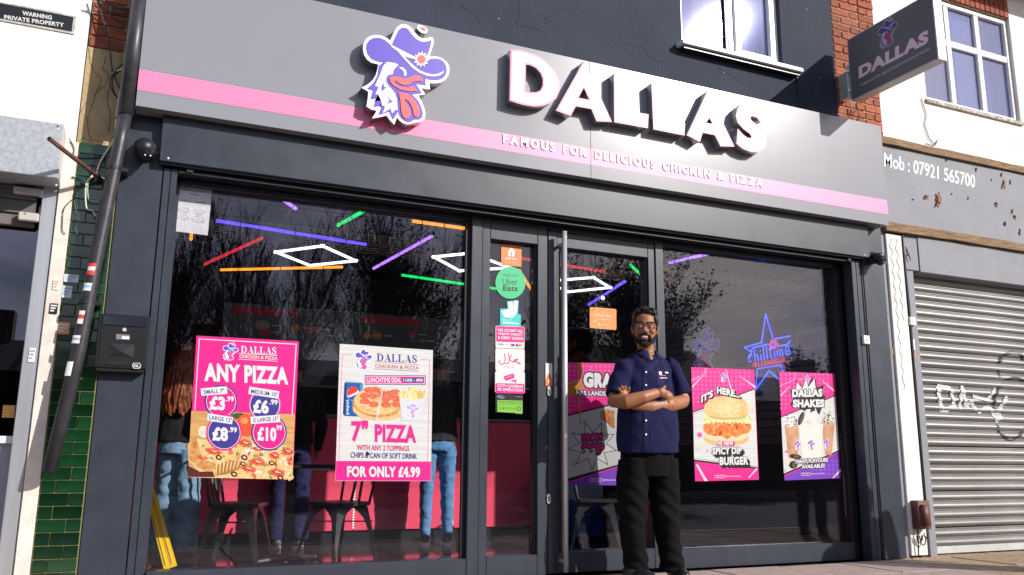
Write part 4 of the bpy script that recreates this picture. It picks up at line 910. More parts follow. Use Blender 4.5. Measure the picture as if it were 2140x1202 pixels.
c.line([(63, 604), (96, 68), (834, 108), (803, 640)], 7, FR)
draw_emblem(c, 333, 165, 138)
def serif(c, s, a, b, h, mat, bold=.045):
    c.text(s, a, b, h, mat, bold=bold); n2 = len(s)
    dx, dy = b[0]-a[0], b[1]-a[1]
    return
def serif_dallas(c, a, b, h, mat):
    # bracketed serif capitals drawn as polygons in a unit cell: D A L L A S
    G = {'D': [[(0, 0), (.95, 0), (1.0, 0), (.3, 0)], ], }
    W = [1.0, 1.02, .86, .86, 1.02, .74]; gap = .06; tot = sum(W)+gap*5; x = 0; dx = Vector((b[0]-a[0], b[1]-a[1])); 
    def T(q): return (a[0]+dx.x*q[0]/tot, a[1]+dx.y*q[0]/tot-h*q[1])
    for ch, w_ in zip('DALLAS', W):
        pl = []
        if ch == 'D':
            o_ = [(0, 0), (.45, 0), (.72, .06), (.92, .25), (.98, .5), (.92, .75), (.72, .94), (.45, 1), (0, 1), (0, .94), (.12, .92), (.12, .08), (0, .06)]; h_ = [(.36, .07), (.5, .08), (.68, .25), (.73, .5), (.68, .75), (.5, .92), (.36, .93)]
            c.poly([T((x+u*w_, v)) for u, v in o_], mat, [[T((x+u*w_, v)) for u, v in h_]])
        elif ch == 'A':
            c.poly([T((x+u*w_, v)) for u, v in [(0, 0), (.32, 0), (.32, .06), (.24, .07), (.46, .78), (.50, 1), (.58, 1), (.93, .08), (1, .06), (1, 0), (.56, 0), (.56, .06), (.65, .08), (.45, .66), (.18, .08), (.1, .06), (0, .06)]], mat)
            c.poly([T((x+u*w_, v)) for u, v in [(.28, .28), (.66, .28), (.64, .35), (.30, .35)]], mat)
            c.poly([T((x+u*w_, v)) for u, v in [(.42, .75), (.50, 1), (.58, 1), (.70, .6), (.88, .1), (.64, .08)]], mat)
        elif ch == 'L':
            c.poly([T((x+u*w_, v)) for u, v in [(0, 0), (.95, 0), (1, .34), (.93, .34), (.80, .1), (.62, .07), (.40, .07), (.40, .92), (.54, .94), (.54, 1), (0, 1), (0, .94), (.13, .92), (.13, .08), (0, .06)]], mat)
        else:
            c.poly([T((x+u*w_, v)) for u, v in [(.04, .02), (.10, .02), (.18, .09), (.30, .01), (.6, -.01), (.85, .08), (.98, .25), (.95, .42), (.80, .53), (.45, .66), (.32, .76), (.38, .88), (.55, .93), (.72, .86), (.84, .66), (.90, .66), (.90, .98), (.84, .98), (.78, .92), (.6, 1.01), (.36, 1.0), (.14, .9), (.06, .74), (.14, .57), (.34, .46), (.62, .34), (.72, .24), (.68, .12), (.5, .07), (.32, .11), (.16, .34), (.06, .34)]], mat)
        x += w_+gap
serif_dallas(c, (413, 174), (683, 186), 54, PW); c.line([(400, 180), (690, 192)], 5, PW); c.text('CHICKEN & PIZZA', (401, 212), (692, 227), 24, PW, bold=.02); c.line([(398, 222), (690, 238)], 4, PW)
c.text('ANY PIZZA', (133, 388), (775, 416), 138, PW, bold=.05)
for (cu, cv, r_, m1, m2, lbl, lr, lb2, pound, pence) in ((263, 545, 112, PK, NV, 'SMALL 7"', [(106, 444), (304, 428), (310, 486), (112, 500)], ((130, 490), (285, 478)), '£3', '.99'), (595, 570, 112, NV, PK2, 'MEDIUM 10"', [(478, 430), (706, 466), (697, 523), (468, 487)], ((490, 482), (692, 510)), '£6', '.99'),
      (285, 780, 122, NV, PK, 'LARGE 12"', [(160, 633), (354, 664), (346, 718), (152, 688)], ((172, 680), (345, 706)), '£8', '.99'), (628, 780, 122, PK, NV, 'X LARGE 15"', [(484, 660), (708, 645), (712, 700), (490, 716)], ((502, 704), (697, 690)), '£10', '.99')):
    for rr_, mm in ((r_+13, m2), (r_+2, PW), (r_-2, m1)): c.ell(cu, cv, rr_, rr_*1.02, mm, 40)
    c.poly(lr, PW); c.text(lbl, lb2[0], lb2[1], 34, NV, bold=.02)
    L3 = len(pound) == 3; c.text(pound, (cu-90, cv+62), (cu+(55 if L3 else 30), cv+70), 108, PW, bold=.05); c.text(pence, (cu+(45 if L3 else 35), cv-2 if not L3 else cv-18), (cu+98, cv+2 if not L3 else cv-14), 42, PW, bold=.04)
c.build('printed_artwork', t)

# ---- white lunchtime poster
c = Can(690, 700, 3.7565, Y=PY)
t = poster('white lunchtime deal poster with 7 inch pizza, drink can and chips', [(76, 70), (807, 120), (791, 1148), (40, 1146)], c, PLANK)
c.k = 1
c.poly([(47, 989), (792, 994), (790, 1146), (41, 1144)], PK)
for ln_ in ([(165, 157), (95, 153), (67, 985)], [(714, 192), (780, 198), (765, 985)]): c.line(ln_, 4, PK)
draw_emblem(c, 262, 193, 172); serif_dallas(c, (365, 206), (682, 222), 62, NV); c.line([(350, 212), (693, 235)], 3.5, M('print_crimson', (0.44, 0.024, 0.064), .4)); c.text('CHICKEN & PIZZA', (352, 256), (697, 274), 26, MATS['print_crimson'], bold=.018); c.line([(347, 267), (695, 287)], 3.5, NV)
c.poly([(271, 316), (750, 318), (748, 392), (271, 392)], NV); c.poly([(277, 322), (743, 324), (741, 386), (277, 386)], PW); c.poly([(281, 326), (739, 328), (737, 382), (281, 382)], PK)
c.text('LUNCHTIME DEAL', (292, 374), (558, 374), 40, PW, bold=.03); c.poly([(568, 336), (733, 336), (732, 376), (568, 374)], NV); c.text('11AM - 4PM', (576, 368), (725, 370), 27, PW, bold=.03)
CAN1 = M('print_can_blue', (0.008, 0.096, 0.336), .3); CAN2 = M('print_can_light', (0.04, 0.28, 0.544), .3); CAN3 = M('print_can_navy', (0.004, 0.024, 0.112), .3)
c.poly([(112, 380), (122, 362), (245, 370), (258, 390), (252, 628), (232, 642), (112, 636), (100, 620)], CAN1); c.poly([(112, 385), (126, 385), (114, 632), (101, 620)], CAN3); c.poly([(235, 385), (257, 392), (251, 628), (232, 640)], CAN2); c.poly([(120, 364), (246, 371), (248, 378), (116, 372)], M('print_silver', (0.44, 0.48, 0.52), .3))
c.ell(180, 462, 49, 56, PW, 30); c.poly([(135, 480), (132, 450), (150, 415), (180, 405), (212, 412), (225, 432), (195, 455), (165, 468)], M('print_can_red', (0.64, 0.04, 0.04), .3)); c.poly([(140, 490), (170, 484), (210, 464), (226, 470), (214, 500), (180, 516), (155, 510)], CAN1)
v_, f_ = glyphs('pepsi', .02, 0); A_ = c.p(149, 625); B_ = c.p(152, 512)-A_; U_ = c.p(122, 625)-A_; dd = c.lift(); c.mb.add([A_+B_*x+U_*y+dd for x, y in v_], f_, PW)
c.ell(368, 545, 192, 118, CRUST, 40, .06); c.ell(368, 522, 180, 106, CHEESE, 40, .06)
pr_ = random.Random(3)
for i in range(70):
    a_ = pr_.uniform(0, 6.28); q_ = math.sqrt(pr_.random())*.95; c.ell(368+170*q_*math.cos(a_), 520+98*q_*math.sin(a_), pr_.uniform(6, 18), pr_.uniform(4, 8), pr_.choice([MUSH, CRUST, M('print_orange_cheese', (0.68, 0.304, 0.096), .35), MUSH]), 10, pr_.uniform(0, 3), w=.3)
for (u, v) in ((305, 432), (355, 430), (272, 478), (335, 480), (272, 522), (342, 545), (412, 462), (468, 462), (510, 450), (436, 504), (515, 500), (436, 548), (520, 545)): c.ell(u, v, 40, 24, PEP, 22, .05, w=.06)
c.poly([(412, 410), (418, 410), (370, 668), (360, 668)], PW); c.poly([(175, 560), (250, 622), (357, 650), (357, 670), (240, 655), (180, 600)], M('print_crust_edge', (0.68, 0.44, 0.192), .35)); c.poly([(370, 650), (480, 640), (556, 600), (552, 650), (470, 668), (372, 670)], MATS['print_crust_edge'])
for i in range(34):
    u = 548+pr_.uniform(0, 190); c.line([(u, 512), (u+pr_.uniform(-25, 28), pr_.uniform(402, 450)+abs(u-640)*.25)], 13, pr_.choice([M('print_chip', (0.704, 0.56, 0.176), .35), M('print_chip_light', (0.72, 0.64, 0.336), .35), M('print_chip_dark', (0.6, 0.416, 0.08), .35)]))
c.poly([(544, 490), (640, 515), (738, 495), (718, 670), (560, 674)], M('print_pale_box', (0.576, 0.584, 0.608), .35)); draw_emblem(c, 646, 594, 130, {'p': M('faded_purple', (.38, .33, .62), .4), 'w': M('faded_white', (.74, .74, .77), .4), 'r': M('faded_red', (.68, .32, .36), .4)})
c.text('7"', (166, 838), (298, 838), 168, PK, bold=.04); c.text('PIZZA', (350, 840), (676, 848), 140, PK, bold=.045)
c.text('WITH ANY 2 TOPPINGS', (210, 906), (621, 914), 44, M('print_rose', (0.56, 0.04, 0.176), .4), bold=.015); c.text('CHIPS & CAN OF SOFT DRINK', (160, 964), (682, 974), 44, NV, bold=.015)
c.ell(293, 932, 17, 14, BK, 12, .6, w=.3)
c.text('FOR ONLY £4.99', (132, 1117), (706, 1121), 88, PW, bold=.045)
for x in (138, 278, 345, 668): c.line([(x, 1000), (x+1, 1140)], 1.6, PK2)
c.build('printed_artwork', t)

# ---- comic posters
def dots(c, pts_fn, cols, rows, mat, r_): 
    for i in range(cols):
        for j in range(rows):
            p = pts_fn(i, j)
            if p: c.ell(p[0], p[1], r_, r_*1.05, mat, 10, lift=False)
c = Can(1380, 760, 2.719, Y=PY)
t = poster('pink comic style burger poster on the right window beside the standing man', [(175, 20), (533, 35), (560, 660), (198, 669)], c, PK)
c.k = 1; c.lift(); dots(c, lambda i, j: (190+i*24, 50+j*24) if 50+j*24 < 240-i*8 else None, 14, 8, PK2, 7); c.k += 1
for pl in ([(180, 128), (183, 138), (248, 64)], [(370, 32), (373, 32), (408, 150), (400, 150)], [(440, 62), (540, 140), (540, 128)]): c.poly(pl, M('print_pink_white', (0.704, 0.496, 0.576), .35))
c.line([(177, 92), (248, 62), (256, 24)], 3, M('print_lilac', (0.4, 0.36, 0.6), .4)); c.line([(177, 100), (256, 70), (264, 24)], 2, MATS['print_lilac'])
c.poly([(186, 272), (536, 140), (554, 598), (192, 556)], BK); c.poly([(187, 278), (536, 147), (554, 590), (192, 545)], PLANK); c.line([(190, 538), (554, 585)], 2, BK)
c.line([(188, 286), (300, 245)], 1.5, BK)
for (u, v, r_, mt) in ((223, 405, 15, PK2), (214, 487, 7, M('print_sky', (0.28, 0.48, 0.64), .4)), (267, 495, 6, PK2), (518, 220, 9, M('print_cream_yellow', (0.68, 0.6, 0.28), .4)), (522, 265, 10, M('print_pale_pink', (0.68, 0.4, 0.52), .4)), (245, 462, 9, MATS['print_cream_yellow']), (485, 560, 10, PK2), (463, 118, 10, PK2), (528, 178, 5, MATS['print_sky'])): c.ell(u, v, r_, r_, mt, 14)
draw_emblem(c, 360, 80, 54)
BSH = M('print_bun_shadow', (0.496, 0.32, 0.144), .35)
c.ell(375, 425, 127, 46, M('print_bun_bottom', (0.656, 0.4, 0.176), .35, col2=(.74, .38, .13), vs=12, var=.1), 36); c.ell(375, 408, 122, 36, M('print_bun_cut', (0.72, 0.56, 0.336), .35), 36)
SAU = M('print_sauce', (0.624, 0.096, 0.016), .3, col2=(.88, .28, .06), vs=26, var=.1); LETT = M('print_lettuce', (0.44, 0.528, 0.128), .35, col2=(.80, .80, .45), vs=30, var=.1)
c.poly([(245, 345), (300, 330), (480, 335), (515, 345), (518, 370), (500, 395), (470, 400), (430, 420), (405, 410), (380, 432), (350, 412), (310, 410), (265, 400), (243, 378)], SAU)
for i in range(26): c.ell(pr_.uniform(262, 500), pr_.uniform(345, 405), pr_.uniform(6, 18), pr_.uniform(4, 9), pr_.choice([SAU, M('print_sauce_dark', (0.4, 0.048, 0.008), .3), M('print_sauce_light', (0.736, 0.336, 0.144), .3)]), 12, pr_.uniform(0, 3), w=.3)
zz = [(240, 300)]
for i in range(24): zz.append((244+i*11.6, (345 if i % 2 else 328)+pr_.uniform(-7, 7)))
zz += [(515, 305), (480, 292), (270, 285)]; c.poly(zz, LETT)
for i in range(30): c.line([(250+i*9, 318), (250+i*9+pr_.uniform(-9, 9), 302+pr_.uniform(-6, 6))], 3, pr_.choice([LETT, GRN, MUSH]))
BUN = M('print_bun_top', (0.672, 0.368, 0.12), .35, col2=(.90, .60, .28), vs=6, var=.1)
c.poly([(247, 262), (252, 235), (275, 208), (315, 190), (370, 183), (430, 188), (475, 205), (502, 235), (507, 262), (500, 292), (470, 312), (370, 318), (290, 308), (258, 292)], BUN)
c.poly([(262, 292), (300, 302), (370, 310), (460, 305), (498, 288), (470, 312), (370, 320), (290, 310)], BSH)
for i in range(75):
    a_ = pr_.uniform(0, 6.28); q_ = math.sqrt(pr_.random())*.92; c.ell(376+118*q_*math.cos(a_), 242+48*q_*math.sin(a_), 4.2, 2.6, M('print_sesame', (0.736, 0.656, 0.464), .35), 8, pr_.uniform(0, 3))
for sh in ((8, 8), (4, 4)): c.text("IT'S", (232+sh[0], 224+sh[1]), (298+sh[0], 188+sh[1]), 44, BK, bold=.08); c.text('HERE...', (320+sh[0], 170+sh[1]), (455+sh[0], 198+sh[1]), 42, BK, bold=.08)
c.text("IT'S", (232, 224), (298, 188), 42, PW, bold=.05, outline=BK, ow=3.5); c.text('HERE...', (320, 170), (452, 196), 40, PW, bold=.05, outline=BK, ow=3.5)
for i in range(6): c.text('THE NEW', (309+i*2, 464+i*1), (415+i*2, 466+i*1), 28, PKD, bold=.05)
c.text('THE NEW', (308, 464), (415, 466), 27, PW, bold=.04)
for i in range(6): c.text('SPICY DIP', (295+i*3.5, 520+i*3.5), (462+i*3.5, 516+i*3.5), 42, BK, bold=.09); c.text('BURGER', (336+i*3.5, 578+i*3.5), (500+i*3.5, 576+i*3.5), 50, BK, bold=.09)
c.text('SPICY DIP', (294, 518), (462, 514), 41, PW, bold=.05, outline=BK, ow=2.5); c.text('BURGER', (336, 578), (500, 575), 48, PW, bold=.05, outline=BK, ow=2.5)
for pl in ([(200, 575), (212, 572), (268, 667), (250, 668)], [(545, 592), (552, 600), (505, 650), (498, 648)]): c.poly(pl, MATS['print_pink_white'])
for u in (309, 329, 349): c.line([(u, 634), (u+15, 634), (u+15, 649), (u, 649)], 2, PW, True)
c.text('@DALLASCHICKEN', (370, 644), (456, 645), 8, PW, bold=.01)
c.build('printed_artwork', t)

c = Can(1380, 760, 2.719, Y=PY)
t = poster('pink and purple milkshake poster, rightmost of the window posters', [(674, 45), (989, 58), (1026, 651), (707, 664)], c, PK)
c.k = 1; c.lift(); dots(c, lambda i, j: (688+i*24, 62+j*24) if 62+j*24 < 270-i*9 else None, 12, 9, PK2, 7); c.k += 1
c.poly([(686, 300), (994, 180), (1016, 500), (703, 634)], BK); c.poly([(687, 306), (994, 186), (1015, 492), (702, 624)], PLANK)
c.poly([(704, 640), (1017, 505), (1026, 651), (707, 664)], PRP); c.lift(); dots(c, lambda i, j: (790+i*24, 530+j*24) if 530+j*24 > 600-(i*24)*.42+30 else None, 10, 5, M('print_light_purple', (0.224, 0.08, 0.48), .35), 7); c.k += 1
for pl in ([(683, 178), (686, 186), (745, 118)], [(905, 85), (992, 165), (992, 152)], [(1024, 598), (1026, 612), (985, 650), (975, 652)]): c.poly(pl, MATS['print_pink_white'])
c.line([(678, 128), (764, 90), (768, 50)], 3, MATS['print_lilac'])
c.poly([(735, 150), (790, 150), (765, 92), (808, 132), (828, 66), (840, 125), (866, 68), (872, 130), (880, 78), (890, 135), (935, 120), (915, 160), (940, 190), (900, 300), (880, 245), (875, 300), (800, 260), (735, 235), (755, 200)], BK); c.poly([(770, 150), (778, 108), (808, 142), (828, 84), (840, 135), (874, 88), (885, 150), (890, 180), (770, 190)], PW)
c.poly(star(797, 90, 11, 5, 5), M('print_star_orange', (0.72, 0.32, 0.04), .35)); draw_emblem(c, 835, 92, 52)
GC = M('print_choc_shake', (0.416, 0.2, 0.104), .35, col2=(.62, .34, .2), vs=14, var=.1); GM_ = M('print_milk_shake', (0.624, 0.624, 0.576), .35, col2=(.66, .67, .60), vs=30, var=.1)
for (x0, x1, y0, y1, k) in ((706, 790, 362, 540, 10), (915, 991, 348, 520, -8)):
    c.poly([(x0, y0), (x1, y0), (x1-10+min(k, 0), y1), (x0+22, y1)], GC); c.ell((x0+x1)/2, y0-8, (x1-x0)/2+2, 16, M('print_lid', (0.52, 0.336, 0.24), .3), 24)
    for i in range(6): c.ell((x0+x1)/2+pr_.uniform(-22, 22), y0-35+pr_.uniform(-28, 18), 20, 15, pr_.choice([PW, MUSH, GM_]), 14, w=.2)
    for i in range(34): c.ell((x0+x1)/2+pr_.uniform(-32, 32), y0-30+pr_.uniform(-38, 26), 4.5, 3.2, pr_.choice([BK, BK, PW]), 7, pr_.uniform(0, 3))
c.poly([(782, 348), (925, 342), (912, 540), (808, 545)], GM_)
for i in range(26): c.ell(852+pr_.uniform(-52, 52), 310+pr_.uniform(-45, 35), pr_.uniform(14, 24), pr_.uniform(9, 15), pr_.choice([PW, M('print_cream', (0.688, 0.664, 0.592), .35), GM_, PW]), 14, pr_.uniform(0, 3), w=.15)
for (cu, cv, ru, rv, ro) in ((800, 312, 14, 40, .35), (768, 528, 34, 14, .15), (755, 575, 24, 22, .1)): c.ell(cu, cv, ru, rv, BK, 20, ro); c.ell(cu+5, cv, ru*.5, rv*.85, M('print_cookie_brown', (0.128, 0.056, 0.032), .35), 16, ro)
for (cu, cv, r_, mt) in ((725, 566, 10, MATS['print_cream_yellow']), (708, 606, 9, MATS['print_sky']), (940, 250, 8, MATS['print_cream_yellow']), (963, 272, 6, MATS['print_sky']), (716, 500, 7, PK2)): c.ell(cu, cv, r_, r_, mt, 12)
for (u, v, h) in ((780, 465, 58), (857, 462, 62), (945, 458, 56)): draw_emblem(c, u, v, h)
c.text('DALLAS', (748, 192), (920, 188), 46, PW, bold=.06, outline=BK, ow=4); c.text('SHAKES', (752, 250), (932, 248), 46, PW, bold=.06, outline=BK, ow=4)
c.text('MANY FLAVOURS', (768, 570), (952, 558), 25, PW, bold=.05, outline=BK, ow=3.2); c.text('AVAILABLE', (802, 598), (925, 590), 23, PW, bold=.05, outline=BK, ow=3.2); c.text('!', (926, 592), (932, 592), 24, PW, bold=.03)
for u in (799, 817, 835): c.line([(u, 622), (u+13, 621), (u+13, 635), (u, 636)], 2, PW, True)
c.text('@DALLASCHICKEN', (853, 632), (931, 628), 8, PW, bold=.01)
c.build('printed_artwork', t)

PYI = GY+.016       # behind the glass
c = Can(970, 780, 2.848, Y=PYI)
t = poster('pink and purple comic poster inside the door glass, partly hidden by the man', [(600, -64), (930, -58), (930, 668), (600, 660)], c, PK, thick=.001)
c.k = 1; c.lift(); dots(c, lambda i, j: (630+i*26, -40+j*26) if -40+j*26 < 235-i*16 else None, 11, 11, PK2, 8); c.k += 1
c.poly([(610, 248), (930, 168), (930, 550), (610, 648)], BK); c.poly([(610, 258), (930, 178), (930, 540), (610, 628)], M('print_light_grey', (0.44, 0.44, 0.44), .35)); c.poly([(610, 655), (930, 555), (930, 668), (600, 664)], PRP)
CAR = M('print_caramel', (0.48, 0.176, 0.024), .3); c.poly([(612, 60), (660, 40), (710, 60), (700, 130), (694, 150), (694, 300), (688, 320), (683, 150), (640, 130), (612, 135)], CAR); c.poly([(672, -64), (702, -64), (696, 60), (680, 60)], CAR)
c.poly([(810, 230), (850, 215), (895, 225), (895, 330), (870, 320), (845, 290), (812, 270)], M('print_fried_chicken', (0.44, 0.16, 0.04), .35, var=.5, vs=40))
c.line([(622, 60), (740, 30), (755, -40)], 3, MATS['print_lilac'])
c.poly(star(765, 432, 150, 82, 9, .2), BK); c.poly(star(765, 432, 138, 76, 9, .2), M('print_burst_white', (0.48, 0.48, 0.48), .35))
for (u, v) in ((715, 290), (655, 540)): c.poly(star(u, v, 17, 8, 5, .3), BK); c.poly(star(u, v, 13, 6, 5, .3), M('print_star_yellow', (0.6, 0.4, 0.04), .35))
c.text('FROM', (700, 410), (822, 402), 48, PKD, bold=.07, outline=BK, ow=5); c.text('99P', (698, 492), (834, 486), 74, PKD, bold=.09, outline=BK, ow=6)
c.text('GRA', (710, 85), (885, 92), 92, PW, bold=.07, outline=BK, ow=8); c.text('HAS LANDED', (665, 132), (870, 137), 30, PW, bold=.05, outline=BK, ow=5)
for u in (748, 773, 798): c.line([(u, 626), (u+18, 626), (u+18, 646), (u, 646)], 2, PW, True)
c.text('@DALLASCHICKEN', (823, 642), (940, 644), 12, PW, bold=.02)
c.build('printed_artwork', t)

# ---- paper notice inside top left corner
c = Can(300, 340, 3.0057, Y=PYI)
t = poster('white paper notice about fresh halal chicken in top left corner of window', [(212, 140), (432, 165), (403, 457), (178, 428)], c, M('paper_white', (.62, .62, .62), .7), 'paper_notice', cat='notice')
GT = M('grey_print', (.16, .16, .18), .6); GT2 = M('pale_grey_print', (.42, .42, .44), .6)
c.k = 1; c.text('NOW AVAILABLE', (236, 176), (396, 192), 15, GT, bold=.03); c.text('HERE!', (287, 204), (345, 209), 13, GT, bold=.01); c.text('Fresh', (289, 228), (341, 233), 13, GT, bold=.01); c.text('HALAL Chicken', (232, 244), (393, 257), 16, GT, bold=.03); c.ell(382, 216, 16, 16, GT2, 20); c.ell(382, 216, 13, 13, MATS['paper_white'], 20)
for (u, v, a_, b_) in ((252, 300, 38, 19), (348, 311, 38, 19), (246, 344, 40, 19), (344, 358, 42, 24)): c.ell(u, v, a_, b_, GT2, 18, .15, w=.15); c.ell(u-3, v-3, a_*.8, b_*.7, M('paper_light_grey', (.55, .55, .55), .6), 16, .15, w=.15)
for k in range(4): c.text('chicken wings', (212, 385+k*10), (280, 391+k*10), 6, GT2); c.text('whole chicken', (305, 395+k*10), (372, 402+k*10), 6, GT2)
c.text('now available and open till late', (205, 428), (380, 446), 7, GT2); c.text('certified halal', (240, 262), (385, 274), 7, GT2)
c.build('printed_artwork', t)

# ---- door side stickers
OR = M('label_orange', (0.72, 0.176, 0.024), .4); GE = M('label_green', (0.016, 0.448, 0.176), .4); TQ = M('label_turquoise', (0.016, 0.496, 0.48), .4); LG = M('label_lime', (0.176, 0.48, 0.032), .4)
def sticker(lab, pts, mat, can, Y_=PY): return poster(lab, pts, can, mat, 'window_sticker', .0006, None, 'sticker')
def rrect(x0, y0, x1, y1, r_=8, sk=0): return [(x0+r_, y0), (x1-r_, y0+sk), (x1, y0+r_+sk), (x1, y1-r_+sk), (x1-r_, y1+sk), (x0+r_, y1), (x0, y1-r_), (x0, y0+r_)]
c = Can(970, 460, 2.863, Y=PY); t = sticker('orange square sticker with white house symbol at top of the narrow side pane', [(222, 143), (343, 154), (343, 280), (222, 268)], OR, c)
c.k = 1; c.poly([(260, 190), (283, 163), (306, 190), (302, 194), (302, 218), (264, 216), (264, 192)], PW); c.poly([(279, 190), (287, 190), (286, 218), (280, 218)], OR); c.text('JUST EAT', (246, 238), (318, 244), 16, PW, bold=.03, shear=.1); c.text('Order on the app today', (246, 255), (318, 261), 6, PW); c.build('printed_lettering', t)
c = Can(970, 460, 2.863, Y=PY-.001); t = sticker('round green sticker below the orange one on the narrow side pane', [(277+90*math.cos(a_*.157), 375+96*math.sin(a_*.157)) for a_ in range(40)], GE, c)
c.k = 1; c.text('ORDER WITH', (231, 336), (322, 340), 14, BK); c.text('Uber', (230, 386), (320, 388), 36, BK, bold=.0); c.text('Eats', (232, 424), (321, 426), 34, BK, bold=.03); c.build('printed_lettering', t)
c = Can(970, 460, 2.863, Y=PY); t = sticker('turquoise sticker with white kangaroo head symbol on the narrow side pane', [(215, 530), (260, 530), (255, 486), (327, 482), (322, 562), (340, 566), (338, 638), (215, 630)], TQ, c)
c.k = 1; c.poly([(222, 545), (262, 532), (268, 545), (266, 490), (290, 484), (292, 530), (300, 480), (322, 482), (316, 556), (290, 586), (240, 582)], PW); c.ell(276, 546, 3.5, 3.5, TQ, 8); c.ell(290, 548, 3.5, 3.5, TQ, 8); c.text('find us on', (230, 600), (285, 602), 10, PW); c.text('Deliveroo', (234, 620), (326, 626), 18, PW, bold=.03); c.build('printed_lettering', t)
t = sticker('pink and white sticker about credit and debit cards on side pane', rrect(188, 632, 361, 768, 8, 5), PW, c)
c.k = 1; c.poly(rrect(191, 635, 359, 728, 6, 5), PK); c.text('WE ACCEPT ALL', (200, 666), (354, 674), 17, PW, bold=.03); c.text('MAJOR CREDIT', (204, 689), (348, 697), 17, PW, bold=.03); c.text('& DEBIT CARDS', (202, 711), (352, 718), 17, PW, bold=.03)
c.text('VISA', (202, 748), (236, 750), 11, NV, bold=.03, shear=.2); c.text('VISA', (246, 748), (268, 749), 7, NV); c.ell(284, 748, 9, 9, PRD, 14); c.ell(294, 748, 9, 9, CAN1, 14); c.poly([(308, 740), (322, 740), (322, 758), (308, 758)], M('label_maroon', (0.24, 0.016, 0.04), .4)); c.ell(333, 750, 9, 9, PRD, 14); c.ell(343, 750, 9, 9, M('label_amber', (0.72, 0.4, 0.04), .4), 14); c.build('printed_lettering', t)
t = sticker('white sticker with pink Arabic halal calligraphy on side pane', rrect(187, 766, 362, 902, 8, 4), PW, c)
CRM = M('label_crimson', (0.56, 0.024, 0.12), .4); c.k = 1
c.line([(240, 800), (246, 830), (240, 856), (222, 864), (208, 852), (212, 838)], 5.5, CRM); c.line([(266, 800), (272, 838), (262, 858), (246, 858)], 5.5, CRM); c.line([(284, 808), (268, 832), (290, 850), (310, 848)], 5.5, CRM); c.line([(292, 846), (322, 834), (310, 832), (300, 838), (338, 860), (318, 858)], 5.5, CRM); c.text('HALAL', (240, 882), (306, 884), 8, CRM); c.build('printed_lettering', t)
t = sticker('white and pink sticker with security camera symbol on side pane', rrect(185, 902, 363, 1036, 8, 4), PW, c)
c.k = 1; c.poly(rrect(187, 976, 361, 1036, 6, 4), PK); c.poly([(236, 935), (294, 917), (302, 930), (300, 945), (248, 962), (240, 950)], PK); c.poly([(282, 960), (296, 955), (304, 962), (304, 953), (312, 953), (312, 975), (304, 975), (303, 968), (284, 966)], PK); c.line([(250, 944), (292, 930)], 2, PW)
c.text('CCTV CAMERAS', (198, 1000), (352, 1005), 18, PW, bold=.03); c.text('IN OPERATION', (202, 1022), (348, 1028), 18, PW, bold=.03); c.build('printed_lettering', t)
c = Can(970, 780, 2.848, Y=PY); t = sticker('green food hygiene rating sticker below the pink ones', [(187, 122), (350, 130), (348, 242), (305, 240), (187, 232)], BK, c)
c.k = 1; c.poly([(198, 160), (347, 164), (347, 242), (306, 240), (306, 236), (198, 230)], LG); c.text('FOOD HYGIENE RATING', (206, 178), (342, 182), 12, BK, bold=.01); c.line([(200, 187), (346, 189)], 1.5, BK)
for i in range(5): c.ell(214+i*21, 209+i*.4, 8, 8.5, BK, 14); c.ell(214+i*21, 209+i*.4, 6.8, 7.2, LG, 14); c.text(str(i), (211+i*21, 213), (217+i*21, 213), 8, BK)
c.ell(325, 211, 12, 13, BK, 18); c.text('5', (319, 218), (331, 218), 14, PW, bold=.03); c.ell(205, 140, 8, 8, CAN2, 12); c.text('Food', (215, 138), (232, 138), 6, PW); c.text('Standards', (215, 146), (242, 147), 6, PW); c.text('Agency', (215, 152), (236, 153), 5, PW); c.text('food.gov.uk/ratings', (308, 142), (346, 144), 5, PW); c.build('printed_lettering', t)
c = Can(970, 460, 2.863, Y=.1035); t = sticker('small white and orange vertical sticker on the door frame above the lock', [(487, 856), (527, 858), (527, 992), (487, 990)], PW, c)
c.k = 1; c.poly([(487, 958), (500, 920), (516, 920), (527, 958), (527, 991), (487, 989)], OR); c.poly([(500, 960), (508, 950), (516, 960), (514, 976), (502, 976)], PW); c.build('printed_lettering', t)
# hanging open sign
c = Can(970, 460, 2.863, Y=PYI-.003)
so_ = thing('open_sign', 'orange hanging sign reading We are open, on a cord inside the door glass', 'sign', tuple(c.p(830, 588)))
SOR = M('open_sign_orange', (.85, .32, .06), .5); q = MB(); q.prism([c.p(*p) for p in rrect(752, 520, 911, 646, 6, 12)], (0, .003, 0), SOR); q.build('board', so_)
c.k = 1; c.text("We're open", (783, 576), (883, 583), 16, PW, bold=.03); c.text('Come on in', (801, 596), (864, 601), 9, PW); c.text('JUST EAT', (820, 631), (862, 634), 9, PW, bold=.02); c.ell(808, 625, 6, 8, PW, 10); c.line([(770, 540), (892, 547)], 1.6, CHAR); c.build('printed_lettering', so_)
q = MB(); P = [c.p(778, 524), c.p(824, 470), c.p(832, 470), c.p(884, 530)]; q.tube(P, .0016, BLACK, 5); q.build('cord', so_)
q = MB(); pp = c.p(829, 466); q.tube([pp+Vector((0, -.002, 0)), pp+Vector((0, .01, 0))], [.017, .009], STEEL, 16); q.build('suction_cup', so_)

